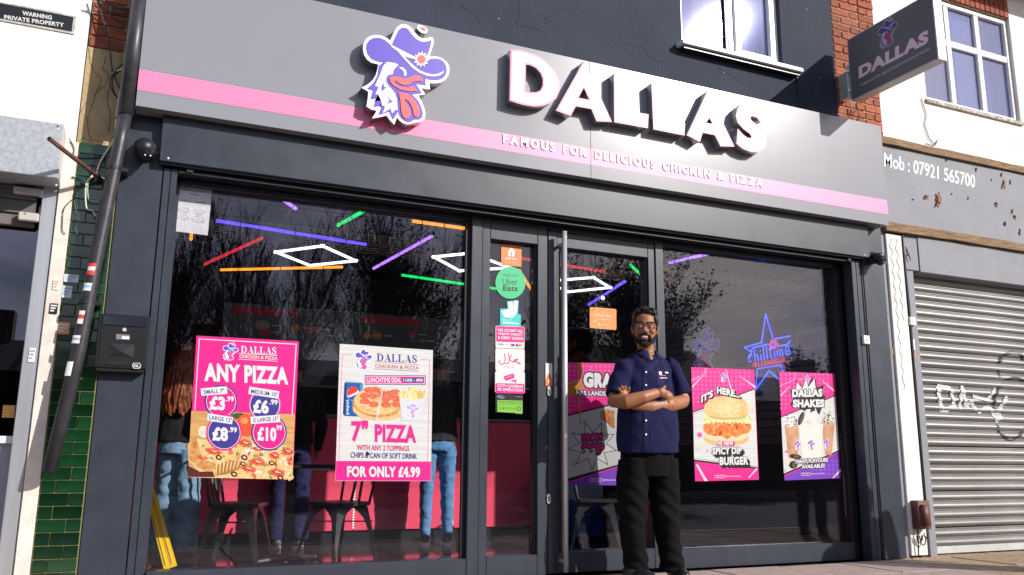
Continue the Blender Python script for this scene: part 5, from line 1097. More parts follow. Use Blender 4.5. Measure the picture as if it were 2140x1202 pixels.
# ---- neon star and rooster decal on the brick wall inside
c = Can(1380, 500, 3.0057, X=SW-.03)
ns = thing('neon_sign', 'blue and pink neon star sign reading chilltime milkshake bar on the inner brick wall', 'neon sign', tuple(c.p(680, 700)))
NB = M('neon_blue', (.05, .1, 1), .4, emit=(.07, .10, 1.0), es=2.2); NP = M('neon_pink', (1, .05, .25), .4, emit=(1.0, .05, .22), es=1.1)
def neon(path, mt, r_=.006, nm='neon_tube'):
    q = MB(); q.tube([c.p(*p) for p in path], r_, mt, 6); q.build(nm, ns)
neon([(635, 648), (662, 470), (708, 628)], NB); neon([(722, 626), (815, 608)], NB); neon([(635, 650), (527, 680), (572, 708), (578, 684), (672, 660)], NB); neon([(815, 640), (795, 662), (740, 672)], NB)
neon([(598, 945), (610, 815), (755, 790), (772, 835)], NB); neon([(598, 945), (684, 826), (742, 880)], NB); neon([(574, 712), (560, 745)], NB)
for path in ([(575, 728), (560, 722), (552, 745), (556, 770), (572, 768)], [(590, 690), (596, 770)], [(594, 735), (608, 722), (616, 765)], [(630, 724), (634, 762)], [(627, 700), (628, 706)], [(645, 672), (652, 758)], [(665, 668), (672, 752)], [(688, 668), (694, 740), (704, 748)], [(680, 694), (702, 690)], [(716, 700), (720, 742)], [(714, 682), (714, 687)], [(734, 742), (732, 700), (748, 696), (752, 738)], [(748, 698), (764, 692), (770, 735)], [(788, 708), (812, 700), (806, 670), (790, 672), (786, 700), (794, 728), (816, 718)]): neon(path, NB, .0048, 'neon_letter')
neon([(710+(17 if i % 2 else 30)*math.cos(i*.524), 660+(17 if i % 2 else 32)*math.sin(i*.524)) for i in range(13)], NP, .005); neon([(710+10*math.cos(i*.785), 660+12*math.sin(i*.785)) for i in range(9)], NB, .004)
for i, ch in enumerate('MILKSHAKEBAR'):
    v_, f_ = glyphs(ch, 0, 0); u0 = 582+i*17.2; vv = 808-i*3.1; ww = 5 if ch == 'I' else 14; A_ = c.p(u0, vv); B_ = c.p(u0+ww, vv-ww*.18)-A_; U_ = c.p(u0, vv-30)-A_; q = MB(); q.add([A_+B_*x+U_*y for x, y in v_]+[A_+B_*x+U_*y+Vector((.006, 0, 0)) for x, y in v_], f_, NP) if False else q.add([A_+B_*x+U_*y for x, y in v_], f_, NP); q.build('neon_letter', ns)
q = MB(); q.box(SW-.012, SW-.009, min(c.p(815, 700).y, c.p(527, 700).y)+.02, max(c.p(815, 700).y, c.p(527, 700).y)-.02, c.p(598, 945).z+.05, c.p(662, 470).z-.05, glass_mat('clear_acrylic', (.95, .95, .96), .03)); q.build('acrylic_back', ns)
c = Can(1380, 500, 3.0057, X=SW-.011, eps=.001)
dk = thing('rooster_decal', 'purple rooster wall graphic with faint added glow left of the neon star', 'wall graphic', tuple(c.p(275, 700)))
C0 = c.p(285, 710); s_ = .0
H = (c.p(275, 560)-c.p(275, 860)).length; s_ = H/EH
dm = {'p': M('decal_purple_glow', (.16, .10, .75), .6, emit=(.12, .07, .8), es=.10), 'w': M('decal_pale_glow', (.8, .78, .85), .6, emit=(.6, .55, .9), es=.07), 'r': M('decal_red_glow', (.8, .06, .10), .6, emit=(.8, .05, .1), es=.08)}  # weak emission added so the decal shows on the shaded wall
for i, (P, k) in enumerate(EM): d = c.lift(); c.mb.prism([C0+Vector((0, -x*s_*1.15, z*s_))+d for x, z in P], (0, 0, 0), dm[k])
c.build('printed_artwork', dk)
# framed picture
c = Can(1380, 500, 3.0057, X=SW-.03); fr = thing('picture_frame', 'faint pale framed picture on inner brick wall right of the neon star', 'picture', tuple(c.p(940, 620)))
P = [c.p(*p) for p in ((850, 580), (1040, 540), (1040, 690), (855, 718))]; y0_, y1_ = min(p.y for p in P), max(p.y for p in P); z0_, z1_ = 2.0, 2.42
z0_ = c.p(945, 700).z; z1_ = c.p(945, 565).z
q = MB(); q.box(SW-.03, SW-.011, y0_, y1_, z0_, z1_, M('pale_frame', (.35, .33, .36), .5), .004); q.build('frame', fr); q = MB(); q.box(SW-.033, SW-.0305, y0_+.04, y1_-.04, z0_+.04, z1_-.04, M('dark_print', (.06, .05, .06), .3)); q.build('print', fr)

# ------------------------------------------------------------------ street behind the camera (seen mirrored in the glass)
BARK = M('dark_bark', (.035, .028, .022), .9); LEAF = M('autumn_leaf', (.05, .055, .02), .7, rnd=.2); LEAF2 = M('brown_leaf', (.09, .05, .02), .7)
def tree(lab, x, y, H, spread, seed, leaves, leaf_mat=LEAF, group='street trees across the road', levels=5, multi=1, cat='tree'):
    rr = random.Random(seed); t = thing('street_tree', lab, cat, (x, y, 0), group); tv = []; tf = []; bv = []; bf = []; tips = []
    def seg(V, F, a, b, ra, rb, n=4):
        T = (b-a).normalized(); u = T.orthogonal().normalized(); v = T.cross(u); k = len(V)
        for (p, r_) in ((a, ra), (b, rb)):
            for i in range(n): th = 2*math.pi*i/n; q_ = p+u*math.cos(th)*r_+v*math.sin(th)*r_; V.append((q_.x, q_.y, q_.z))
        for i in range(n): F.append((k+i, k+(i+1) % n, k+n+(i+1) % n, k+n+i))
    def grow(p, d, L_, r_, lv):
        n2 = 3 if lv > 1 else 4; V, F = (tv, tf) if lv == 0 else (bv, bf)
        for i in range(n2):
            nd = (d+Vector((rr.uniform(-1, 1), rr.uniform(-1, 1), rr.uniform(-.2, .9)*.6))*(.12 if lv == 0 else .24)).normalized(); q_ = p+nd*L_/n2; r2 = r_*(1-.5*(i+1)/n2*.6)
            seg(V, F, p, q_, max(r_, .006), max(r2, .005), 6 if lv == 0 else 3); p = q_; d = nd; r_ = r2
            if lv > 0 or i >= 1:
                if lv < levels:
                    for _ in range(2 if lv < 2 else (2 if rr.random() < .75 else 1)):
                        a_ = rr.uniform(0, 6.28); s_ = rr.uniform(.45, .95)*spread; grow(p, (d+Vector((math.cos(a_)*s_, math.sin(a_)*s_, rr.uniform(.0, .45)))).normalized(), L_*rr.uniform(.55, .78), r_*.55, lv+1)
                else: tips.append(p.copy())
        if lv >= levels-1: tips.append(p.copy())
    for m_ in range(multi):
        b = Vector((x+(rr.uniform(-1, 1)*.9 if multi > 1 else 0), y+rr.uniform(-.4, .4), 0)); grow(b, Vector((rr.uniform(-.1, .1), 0, 1)).normalized(), H*.40, H*.02/math.sqrt(multi), 0)
    q = MB(); q.add(tv, tf, BARK); q.build('trunk', t); q = MB(); q.add(bv, bf, BARK); q.build('branches', t)
    if leaves:
        V = []; F = []
        for _ in range(leaves):
            p = rr.choice(tips)+Vector((rr.gauss(0, .12), rr.gauss(0, .12), rr.gauss(0, .1))); a_ = Vector((rr.uniform(-1, 1), rr.uniform(-1, 1), rr.uniform(-1, 1))).normalized()*rr.uniform(.05, .09); b_ = a_.orthogonal().normalized()*.035; k = len(V)
            for w_ in (p-a_, p+b_, p+a_, p-b_): V.append((w_.x, w_.y, w_.z))
            F.append((k, k+1, k+2, k+3))
        q = MB(); q.add(V, F, leaf_mat); q.build('crown', t)
tree('tall bare winter tree across the road, reflected at far left of window', .9, -16, 6.6, .42, 1, 0, multi=2, levels=4)
tree('bare multi stemmed tree across the road, second from left', 3.0, -16.5, 7.2, .42, 2, 0, multi=2, levels=4)
tree('bare tree with few brown leaves across the road', 5.4, -16, 7.6, .5, 5, 700, LEAF2, multi=2, levels=4)
tree('wide half bare tree across the road with brown leaves', 7.6, -17, 6.2, .55, 8, 1200, LEAF2, levels=4)
tree('leafy dark tree across the road reflected beside the door', 14.2, -16, 7.8, .6, 11, 4200, levels=4, multi=2)
tree('small leafy tree across the road reflected at right window', 21.6, -16.5, 4.6, .6, 13, 3600, levels=4)
tree('thin bare tree across the road between the leafy ones', 10.8, -16.5, 7.0, .45, 17, 500, LEAF2, levels=4)
HW = M('brown_brick_wall', (.12, .08, .06), .9, var=.3, vs=3); HR = M('dark_roof_tiles', (.05, .045, .045), .8); HG = M('house_glass', (.03, .03, .035), .1)
def house(lab, x0, x1, y, zh, zr):
    t = thing('brick_house', lab, 'house', ((x0+x1)/2, y, 0), 'houses across the road'); q = MB(); q.box(x0, x1, y-7, y, 0, zh, HW); q.build('wall', t)
    q = MB(); yc = y-3.5; q.prism([(x0-.2, y+.3, zh), (x0-.2, yc, zr), (x0-.2, y-7.3, zh)], (x1-x0+.4, 0, 0), HR); rf = q.build('roof', t)
    q = MB(); q.box(x1-1.2, x1-.4, yc-.4, yc+.4, zr-.8, zr+.9, HW); q.build('chimney', rf)
    for xx in (x0+1.0, x0+3.4):
        for z in (.9, 3.4):
            if z+1.3 > zh: continue
            q = MB(); q.box(xx, xx+1.3, y, y+.06, z, z+1.3, UPVC); wn = q.build('window', t); q = MB(); q.box(xx+.08, xx+1.22, y+.061, y+.07, z+.08, z+1.22, HG); q.build('pane', wn)
    q = MB(); q.box(x0+2.5, x0+3.3, y, y+.05, 0, 2.1, PUR); q.build('door', t)
for i, (a, b, zh, zr) in enumerate(((-9, -3.2, 3.1, 4.4), (-3, 3, 3.1, 4.4), (3.2, 9.2, 3.0, 4.3), (9.4, 15.4, 3.2, 4.6), (15.6, 22.5, 3.4, 5.6), (23, 30, 3.2, 4.6), (30.3, 38, 3.3, 4.8))):
    house(['low brick house across the road at far left', 'brick house across the road behind the bare trees', 'brick house across the road directly opposite', 'brick house across the road behind the thin tree', 'taller brick house with sloping roof across the road', 'brick house across the road behind the small leafy tree', 'last brick house across the road at far right'][i], a, b, -22, zh, zr)
hm = M('dark_hedge_leaf', (.018, .028, .012), .8)
hr_ = random.Random(9); V = []; F = []
for _ in range(26000):
    x = hr_.uniform(-8, 36); z = hr_.uniform(0, 2.35+.3*math.sin(x*1.3)+.2*math.sin(x*3.7)); p = Vector((x, -13.6+hr_.uniform(-.5, .5), z)); a_ = Vector((hr_.uniform(-1, 1), hr_.uniform(-1, 1), hr_.uniform(-1, 1))).normalized()*.13; b_ = a_.orthogonal().normalized()*.09; k = len(V)
    for w_ in (p-a_, p+b_, p+a_, p-b_): V.append((w_.x, w_.y, w_.z))
    F.append((k, k+1, k+2, k+3))
q = MB(); q.add(V, F, hm); q.box(-8, 36, -13.8, -13.4, 0, 2.1, hm); tag(q.build('hedge'), 'long dark clipped hedge across the road reflected low in the windows', 'hedge')

# ------------------------------------------------------------------ furniture inside
CHM = M('gunmetal_chair', (.10, .10, .105), .35, .6, var=.2, vs=8)
def chair(name, lab, x, y, rot):
    t = thing(name, lab, 'chair', (0, 0, 0), 'metal cafe chairs'); S = .45
    q = MB(); bm = bmesh.new(); bmesh.ops.create_cube(bm, size=1)
    for v in bm.verts: v.co = Vector((v.co.x*.39, v.co.y*.38, S-.012+v.co.z*.028))
    bmesh.ops.bevel(bm, geom=[e for e in bm.edges if abs(e.verts[0].co.z-e.verts[1].co.z) > .01], offset=.05, segments=4, affect='EDGES'); q.bm(bm, CHM); q.build('seat', t)
    for sx in (-1, 1):
        for sy in (-1, 1):
            q = MB(); top = Vector((sx*.160, sy*.155, S-.03)); bot = Vector((sx*.235, sy*.235, 0)); n2 = 10; vs = []; fs = []
            for i in range(n2+1):
                u = i/n2; c_ = top.lerp(bot, u); w_ = .052*(1-u)+.018; arch = .10*max(0, 1-u*4.0)**1.6
                vs += [(c_.x, c_.y-sy*(w_+arch), c_.z), (c_.x, c_.y, c_.z), (c_.x-sx*(w_+arch), c_.y, c_.z), (c_.x-sx*(w_+arch), c_.y-sy*.006, c_.z), (c_.x-sx*.006, c_.y-sy*.006, c_.z), (c_.x-sx*.006, c_.y-sy*(w_+arch), c_.z)]
            for i in range(n2):
                for k in range(6): fs.append((i*6+k, i*6+(k+1) % 6, i*6+6+(k+1) % 6, i*6+6+k))
            q.add(vs, fs, CHM); q.build('leg', t)
    q = MB(); q.tube([(-.19, -.19, .30), (.19, .19, .30)], .006, CHM, 6); q.build('cross_brace', t); q = MB(); q.tube([(.19, -.19, .306), (-.19, .19, .306)], .006, CHM, 6); q.build('cross_brace', t)
    q = MB(); q.tube([(-.17, .16, S-.02), (-.185, .20, .62), (-.18, .235, .80), (-.12, .255, .86), (.12, .255, .86), (.18, .235, .80), (.185, .20, .62), (.17, .16, S-.02)], .011, CHM, 8); q.build('back_hoop', t, True)
    for dx in (-.035, .035): q = MB(); q.tube([(dx*1.3, .165, S), (dx, .215, .68), (dx, .252, .85)], .012, CHM, 6); q.build('back_rod', t)
    t.location = (x, y, 0); t.rotation_euler = (0, 0, rot); return t
chair('cafe_chair', 'gunmetal metal cafe chair under the pink pizza poster', .83, 1.55, R(68))
chair('cafe_chair', 'gunmetal metal cafe chair under the white lunchtime poster', 1.60, 1.50, R(-62))
chair('cafe_chair', 'metal cafe chair in the dark behind the standing man', 3.95, 1.5, R(60))
tb = thing('pedestal_table', 'black pedestal table between the two metal chairs inside the window', 'table', (1.22, 1.52, 0))
q = MB(); q.box(1.175, 1.245, 1.49, 1.56, .03, .71, BLACK, .004); q.build('column', tb)
for a_ in (25, 115, 205, 295):
    q = MB(); q.tube([(1.21, 1.525, .035), (1.21+.27*math.cos(R(a_)), 1.525+.27*math.sin(R(a_)), .02)], [.03, .018], BLACK, 8); q.ball((1.21+.27*math.cos(R(a_)), 1.525+.27*math.sin(R(a_)), .017), .02, BLACK, 10, 6); q.build('foot', tb)
q = MB(); q.box(.92, 1.50, 1.24, 1.82, .712, .742, BLACK, .006); q.build('table_top', tb)
tb = thing('pedestal_table', 'black pedestal table in the dark behind the door glass', 'table', (4.6, 1.5, 0))
q = MB(); q.box(4.57, 4.64, 1.47, 1.54, .03, .71, BLACK, .004); q.build('column', tb); q = MB(); q.box(4.3, 4.9, 1.2, 1.8, .712, .742, BLACK, .006); q.build('table_top', tb); q = MB(); q.box(4.35, 4.86, 1.25, 1.76, .0, .03, BLACK, .01); q.build('foot', tb)
YEL = M('yellow_plastic', (.88, .56, .01), .4)
fs_ = thing('floor_sign', 'folded yellow wet floor sign leaning inside the left edge of the window', 'floor sign', (.33, 1.2, 0))
A0 = at(314, 1027, .75); B0 = at(357, 1187, .75); 
A0 = Vector((A0.x, .75, A0.z)); B0 = Vector((B0.x, .75, max(.0, B0.z)))
dv = (B0-A0); dv.normalize(); nrm_ = Vector((-dv.z, 0, dv.x))
for k in range(2):
    q = MB(); vs = []; W0 = .030; W1 = .040
    for P, ww in ((A0, W0), (B0, W1)):
        o_ = nrm_*((k-1)*(ww+.002))
        for (u, v) in ((0, 0), (ww, 0), (ww, .28), (0, .28)): vs.append(P+o_+nrm_*u+Vector((0, v, 0)))
    q.add(vs, [(0, 1, 2, 3), (4, 7, 6, 5), (0, 4, 5, 1), (1, 5, 6, 2), (2, 6, 7, 3), (3, 7, 4, 0)], YEL)
    d3 = (B0-A0); e3 = [A0+dv*.03+nrm_*((k-1)*W0+W0*.5-.004), B0-dv*.03+nrm_*((k-1)*W1+W1*.5-.004)]; q.tube([p+Vector((0, -.002, 0)) for p in e3], .005, YEL, 6)
    q.build('panel', fs_)
q = MB(); q.tube([A0+nrm_*-.03+Vector((0, 0, .01)), A0+nrm_*.02+Vector((0, .0, .01))], .018, YEL, 10); q.build('hinge_handle', fs_)
# drinks cooler behind the man
ck = thing('drinks_cooler', 'dark drinks cooler with blue sides behind the standing man', 'cooler', (4.3, 2.5, 0))
q = MB(); q.box(3.9, 4.5, 2.3, 2.76, .02, .62, M('cooler_blue', (.02, .06, .25), .3), .02); q.build('body', ck); q = MB(); q.box(3.92, 4.48, 2.285, 2.298, .40, .60, M('cooler_pale_band', (.25, .3, .4), .3)); q.build('label_band', ck)
cc = Can(970, 780, 2.848, Y=2.29); cc.k = 6; cc.text('pepsi', (828, 840), (870, 832), 20, M('cooler_red', (.4, .03, .05), .4), bold=.04); cc.build('printed_lettering', ck)

# ------------------------------------------------------------------ people
def wrinkle(amp, sc, st=(1, 1, .6)):
    def f(c_, n_): 
        v = Vector((c_.x*st[0], c_.y*st[1], c_.z*st[2]))*sc; k = noise.noise(v)+.5*noise.noise(v*2.1+Vector((3, 1, 2))); return n_*(amp*k)
    return f
def cap(q, a, b, ra, rb, mt, n=14, fl=1): 
    a = Vector(a); b = Vector(b); q.tube([a, b], [ra, rb], mt, n); q.ball(a, ra, mt, n, 8); q.ball(b, rb, mt, n, 8)
SKIN = M('brown_skin', (.34, .135, .058), .5, var=.15, vs=18, bump=.15, bs=200)
man = thing('person', 'smiling bearded man in navy short sleeved shirt and black trousers standing with arms folded', 'person', (3.33, -.30, 0))
MY = -.30
J = lambda px, py, dy=0: (lambda v: Vector((v.x, MY+dy, v.z)))(at(px, py, MY+dy))
# head in its own frame, facing -y, unit metres, origin at ear-level centre
HR_ = Matrix.Rotation(R(-33), 3, 'Z') @ Matrix.Rotation(R(3), 3, 'Y'); HC = J(1348, 688, -.02); HS = 1.09
def hv(x, y, z): return HC+HR_ @ (Vector((x, y, z))*HS)
def hloft(q, secs, mt, n=24):            # secs: z, y-centre, rx, ry
    vs = []; fs = []
    for (z, yc, rx, ry) in secs:
        for k in range(n): t_ = 2*math.pi*k/n; vs.append(hv(math.cos(t_)*rx, yc+math.sin(t_)*ry*(1 if math.sin(t_) > 0 else 1), z))
    for i in range(len(secs)-1):
        for k in range(n): fs.append((i*n+k, i*n+(k+1) % n, (i+1)*n+(k+1) % n, (i+1)*n+k))
    fs.append(tuple(range(n))[::-1]); fs.append(tuple((len(secs)-1)*n+k for k in range(n))); q.add(vs, fs, mt)
def hball(q, c_, r_, mt, rot=None, seg=14): 
    m3 = HR_ @ rot if rot else HR_; q.ball(hv(*c_), tuple(x*HS for x in r_), mt, seg, 9, rot=m3)
body = MB()
hloft(body, [(-.125, -.045, .022, .022), (-.118, -.048, .040, .036), (-.10, -.035, .052, .058), (-.07, -.018, .063, .078), (-.035, -.008, .070, .090), (0, 0, .0745, .096), (.035, .003, .077, .098), (.07, .004, .074, .095), (.10, .008, .060, .080), (.118, .012, .036, .048), (.123, .012, .012, .018)], SKIN)
hball(body, (0, -.100, -.012), (.013, .020, .026), SKIN); hball(body, (0, -.113, -.027), (.0155, .014, .012), SKIN); hball(body, (.012, -.102, -.030), (.009, .009, .008), SKIN); hball(body, (-.012, -.102, -.030), (.009, .009, .008), SKIN)
hball(body, (0, -.085, .026), (.050, .018, .010), SKIN); hball(body, (.043, -.072, -.024), (.022, .022, .018), SKIN); hball(body, (-.043, -.072, -.024), (.022, .022, .018), SKIN)
for s_ in (-1, 1): hball(body, (s_*.080, .008, -.008), (.008, .018, .032), SKIN); hball(body, (s_*.086, .012, .010), (.006, .014, .014), SKIN)
NB0 = J(1352, 742, .01); cap(body, HC+Vector((.0, .02, -.06)), NB0, .058, .062, SKIN)
body.loft([(J(1352, 738, .015), .075, .065), (J(1352, 752, .005), .11, .092), (J(1352, 775, .02), .155, .095), (J(1352, 850, .01), .165, .12), (J(1352, 930, .01), .185, .14)], SKIN)
# arms (world left / right as seen in the photo)
SL, SR = J(1304, 774, .02), J(1401, 773, .02); EL, ER = J(1284, 836, -.03), J(1427, 835, -.03)
cap(body, SL, EL, .046, .050, SKIN); cap(body, SR, ER, .046, .050, SKIN)
# upper forearm: from left elbow to the right, hand tucked by the right upper arm
F1 = [J(1283, 838, -.05), J(1310, 840, -.14), J(1345, 830, -.185), J(1374, 821, -.185)]
body.loft([(F1[0], .046, .046), (F1[1], .052, .046), (F1[2], .042, .038), (F1[3], .033, .028)], SKIN); body.ball(F1[0], .047, SKIN)
HND = J(1386, 824, -.165); body.ball(J(1383, 821, -.175), (.045, .028, .036), SKIN); body.ball(J(1395, 828, -.150), (.045, .026, .034), SKIN)
# lower forearm: from right elbow to the left, passing below, fingertips over the left biceps
F2 = [J(1425, 840, -.05), J(1398, 846, -.12), J(1360, 850, -.135), J(1325, 846, -.12), J(1308, 838, -.10)]
body.loft([(F2[0], .048, .048), (F2[1], .053, .046), (F2[2], .046, .040), (F2[3], .036, .030), (F2[4], .034, .026)], SKIN); body.ball(F2[0], .050, SKIN)
body.ball(J(1303, 826, -.095), (.036, .026, .045), SKIN)
for i, (ax_, ay_, bx_, by_) in enumerate(((1299, 822, 1294, 812), (1304, 818, 1300, 808), (1309, 818, 1307, 808), (1314, 820, 1315, 811))):
    body.tube([J(ax_, ay_, -.10), J(bx_, by_, -.118), J(bx_-3, by_+3, -.105)], [.0095, .009, .0075], SKIN, 10); body.ball(J(bx_, by_, -.118), .0095, SKIN, 10, 7)
for i in range(4):   # the other hand's fingers curl round behind the right upper arm
    a_ = J(1392+i*1.5, 818+i*7, -.165); body.tube([a_, a_+Vector((.035, .02, .0)), a_+Vector((.05, .055, -.003))], [.0095, .009, .0075], SKIN, 8)
a_ = J(1380, 815, -.185); body.tube([a_, a_+Vector((.03, -.004, .02)), a_+Vector((.05, .01, .028))], [.011, .010, .008], SKIN, 8)
# legs inside the trousers, down to the ankles (part of the same surface)
HL, HRt = J(1325, 960, .02), J(1382, 960, .02); KL, KR = J(1322, 1080, -.01), J(1388, 1075, -.02); AL, AR = J(1330, 1195, .02), J(1402, 1192, -.02)
cap(body, HL, KL, .080, .052, SKIN); cap(body, KL, AL, .052, .036, SKIN); cap(body, HRt, KR, .080, .052, SKIN); cap(body, KR, AR, .052, .036, SKIN); body.ball(J(1353, 945, .015), (.16, .12, .10), SKIN)
bo = remesh(body.build('body', man), .0048, 2, .4)
# shirt: one shell for trunk and sleeves
NAVY = M('navy_cotton', (.010, .011, .052), .9, var=.12, vs=60, spec=.2)
q = MB()
q.loft([(J(1352, 737, .02), .066, .060), (J(1352, 741, .02), .110, .078), (J(1352, 746, .02), .140, .090), (J(1352, 756, .02), .172, .105), (J(1352, 772, .015), .190, .122), (J(1352, 800, .005), .196, .140), (J(1353, 840, .0), .212, .160), (J(1354, 880, -.005), .226, .170), (J(1354, 915, .0), .236, .172), (J(1354, 946, .005), .234, .167)], NAVY, 32)
for (S_, E_, a_) in ((J(1303, 768, .02), J(1285, 828, -.02), 1), (J(1402, 767, .02), J(1424, 826, -.02), -1)):
    q.loft([(S_+Vector((a_*.055, 0, .022)), .058, .075), (S_, .066, .078), (S_.lerp(E_, .35), .074, .08), (S_.lerp(E_, .7), .075, .078), (E_, .077, .077)], NAVY, 22); q.ball(S_, (.064, .074, .062), NAVY)
sh = remesh(q.build('shirt', man), .0065, 9, .6)
def shirt_fold(c_, n_):
    p = c_; k = noise.noise(Vector((p.x*9, p.y*6, p.z*5)))*.008+noise.noise(Vector((p.x*22+p.z*8, p.y*10, p.z*9)))*.0045
    k += .006*math.sin((p.x-3.33)*46+p.z*20)*max(0, 1-abs(p.z-1.42)*5)+.007*noise.noise(Vector((p.x*30-p.z*14, p.y*6, p.z*4)))*max(0, 1-abs(p.z-1.0)*3); return n_*k
displace(sh, shirt_fold)
bmn = bmesh.new(); bmn.from_mesh(sh.data); vt = J(1351, 734, MY*0-.1); vb_ = J(1351, 757, -.1)
kill = [v for v in bmn.verts if v.co.y < MY+.01 and v.co.z > vb_.z and abs(v.co.x-vb_.x) < .056*(v.co.z-vb_.z)/(vt.z-vb_.z)]
kill += [v for v in bmn.verts if (Vector((v.co.x, v.co.y, 0))-Vector((NB0.x, NB0.y+.01, 0))).length < .064 and v.co.z > J(1351, 745, 0).z]
bmesh.ops.delete(bmn, geom=list(set(kill)), context='VERTS'); bmn.to_mesh(sh.data); bmn.free()
md = sh.modifiers.new('s', 'SOLIDIFY'); md.thickness = .003
def front(obj_me, x, z, y0=-.9):        # outermost surface point of a mesh in front (towards -y)
    ok, loc, nrm, _ = obj_me.ray_cast(Vector((x, y0, z)), Vector((0, 1, 0))); return loc if ok else None
bpy.context.view_layer.update()
def hit(obj_, px, py):
    ok, loc, nrm, _ = obj_.ray_cast(CAM, ray(px, py).normalized()); return loc if ok else None
def strip(name, parent, obj_, pts, wd, mt, off=.0035, n2=14):      # a thin band lying on a mesh's front
    q = MB(); P = []
    for i in range(len(pts)-1):
        for k in range(n2): t_ = k/n2; P.append(Vector(pts[i]).lerp(Vector(pts[i+1]), t_))
    P.append(Vector(pts[-1])); rows = []
    for i, p in enumerate(P):
        T = (P[min(i+1, len(P)-1)]-P[max(i-1, 0)]); T = Vector((T.x, 0, T.z)).normalized(); s_ = Vector((-T.z, 0, T.x))*wd/2; r_ = []
        for d in (-1, 0, 1):
            h = front(obj_, p.x+s_.x*d, p.z+s_.z*d); r_.append((h+Vector((0, -off, 0))) if h else None)
        if all(r_): rows.append(r_)
    vs = [v for r_ in rows for v in r_]; q.add(vs, [(i*3+k, i*3+k+1, i*3+4+k, i*3+3+k) for i in range(len(rows)-1) for k in range(2)], mt); return q.build(name, parent, True)
NAVY2 = M('navy_cotton_seam', (.013, .015, .065), .85, spec=.2)
PLK = [hit(sh, px, py) for px, py in ((1350, 756), (1349, 775), (1348, 806), (1350, 850), (1350, 880), (1350, 910), (1351, 941))]; PLK = [(p.x, 0, p.z) for p in PLK if p]
strip('button_placket', sh, sh, PLK, .034, NAVY2, n2=5)
BTN = M('white_button', (.8, .8, .82), .3)
for py in (752, 778, 805, 879, 908):
    h = hit(sh, 1349, py)
    if h: q = MB(); q.tube([h+Vector((0, -.009, 0)), h+Vector((0, -.003, 0))], .0066, BTN, 12); q.build('button', sh)
p0 = hit(sh, 1381, 770) or at(1381, 770, MY-.1); p2_ = hit(sh, 1381, 807) or at(1381, 807, MY-.1)
strip('pocket', sh, sh, [(p0.x, 0, p0.z), (p2_.x, 0, p2_.z)], .072, NAVY2, .003)
for (px, py, w_, h_, mt) in ((1384, 785, .05, .006, M('badge_red', (.6, .03, .06), .6)), (1379, 780, .022, .022, M('badge_white', (.75, .75, .78), .6)), (1393, 779, .034, .010, MATS['badge_white']), (1386, 790, .06, .004, MATS['badge_white']), (1380, 791, .03, .004, MATS['badge_red'])):
    p = hit(sh, px, py) or at(px, py, MY-.1); q_ = strip('badge_print', sh, sh, [(p.x-w_/2, 0, p.z), (p.x+w_/2, 0, p.z)], h_, mt, .0062, 6)
# collar: two pointed leaves around the neck
for s_ in (-1, 1):
    q = MB(); pts = []
    cN = J(1351, 731, .005)
    for i in range(9):
        t_ = i/8; a_ = R(90-s_*(8+t_*150)); r_ = .068; top = cN+Vector((math.cos(a_)*r_*1.02, math.sin(a_)*r_*.95, .018-.032*t_)); bot = cN+Vector((math.cos(a_)*r_*1.62, math.sin(a_)*r_*1.62, -.034-.050*t_**2)); pts.append((top, bot))
    tip = pts[-1][1]+Vector((-s_*.002, -.014, -.02)); vs = [v for p in pts for v in p]; q.add(vs, [(i*2, i*2+1, i*2+3, i*2+2) for i in range(8)], NAVY2); q.add([pts[-1][0], pts[-1][1], tip], [(0, 1, 2)], NAVY2)
    o_ = q.build('collar', sh, True); md = o_.modifiers.new('s', 'SOLIDIFY'); md.thickness = .003
# trousers
TR = M('black_workwear', (.0065, .0055, .0065), .95, var=.3, vs=50, spec=.12)
q = MB()
q.loft([(J(1354, 938, .01), .185, .145), (J(1354, 965, .015), .196, .15), (J(1354, 995, .015), .19, .142)], TR, 28)
q.loft([(J(1322, 960, .015), .098, .125), (J(1321, 1030, .0), .104, .115), (J(1321, 1080, -.01), .090, .098), (J(1325, 1140, .0), .082, .09), (J(1330, 1188, .01), .080, .088), (J(1330, 1198, .01), .082, .09)], TR, 22)
q.loft([(J(1384, 960, .015), .098, .125), (J(1387, 1030, -.01), .104, .115), (J(1391, 1080, -.03), .090, .098), (J(1398, 1140, -.02), .080, .09), (J(1404, 1182, -.02), .080, .09), (J(1404, 1192, -.02), .086, .094)], TR, 22)
tr = remesh(q.build('trousers', man), .0075, 3, .5)
def tf_(c_, n_):
    z = c_.z; k = noise.noise(Vector((c_.x*10, c_.y*7, z*6)))*.011; low = max(0, 1-abs(z-.12)*5); k += low*.010*noise.noise(Vector((c_.x*8, c_.y*6, z*34)))+low*.004*math.sin(z*80+c_.x*60+c_.y*40)+max(0, 1-abs(z-.5)*4)*.006*math.sin(z*60+c_.x*50); return n_*k
displace(tr, tf_)
for (px, py) in ((1401, 1010),):
    p = at(px, py, MY-.06); q = MB(); q.box(p.x-.022, p.x+.022, MY-.085, MY+.05, p.z-.09, p.z+.09, TR, .01); q.box(p.x-.027, p.x+.027, MY-.092, MY+.06, p.z+.04, p.z+.095, TR, .006); q.build('cargo_pocket', tr)
SHO = M('black_shoe_leather', (.012, .012, .013), .35)
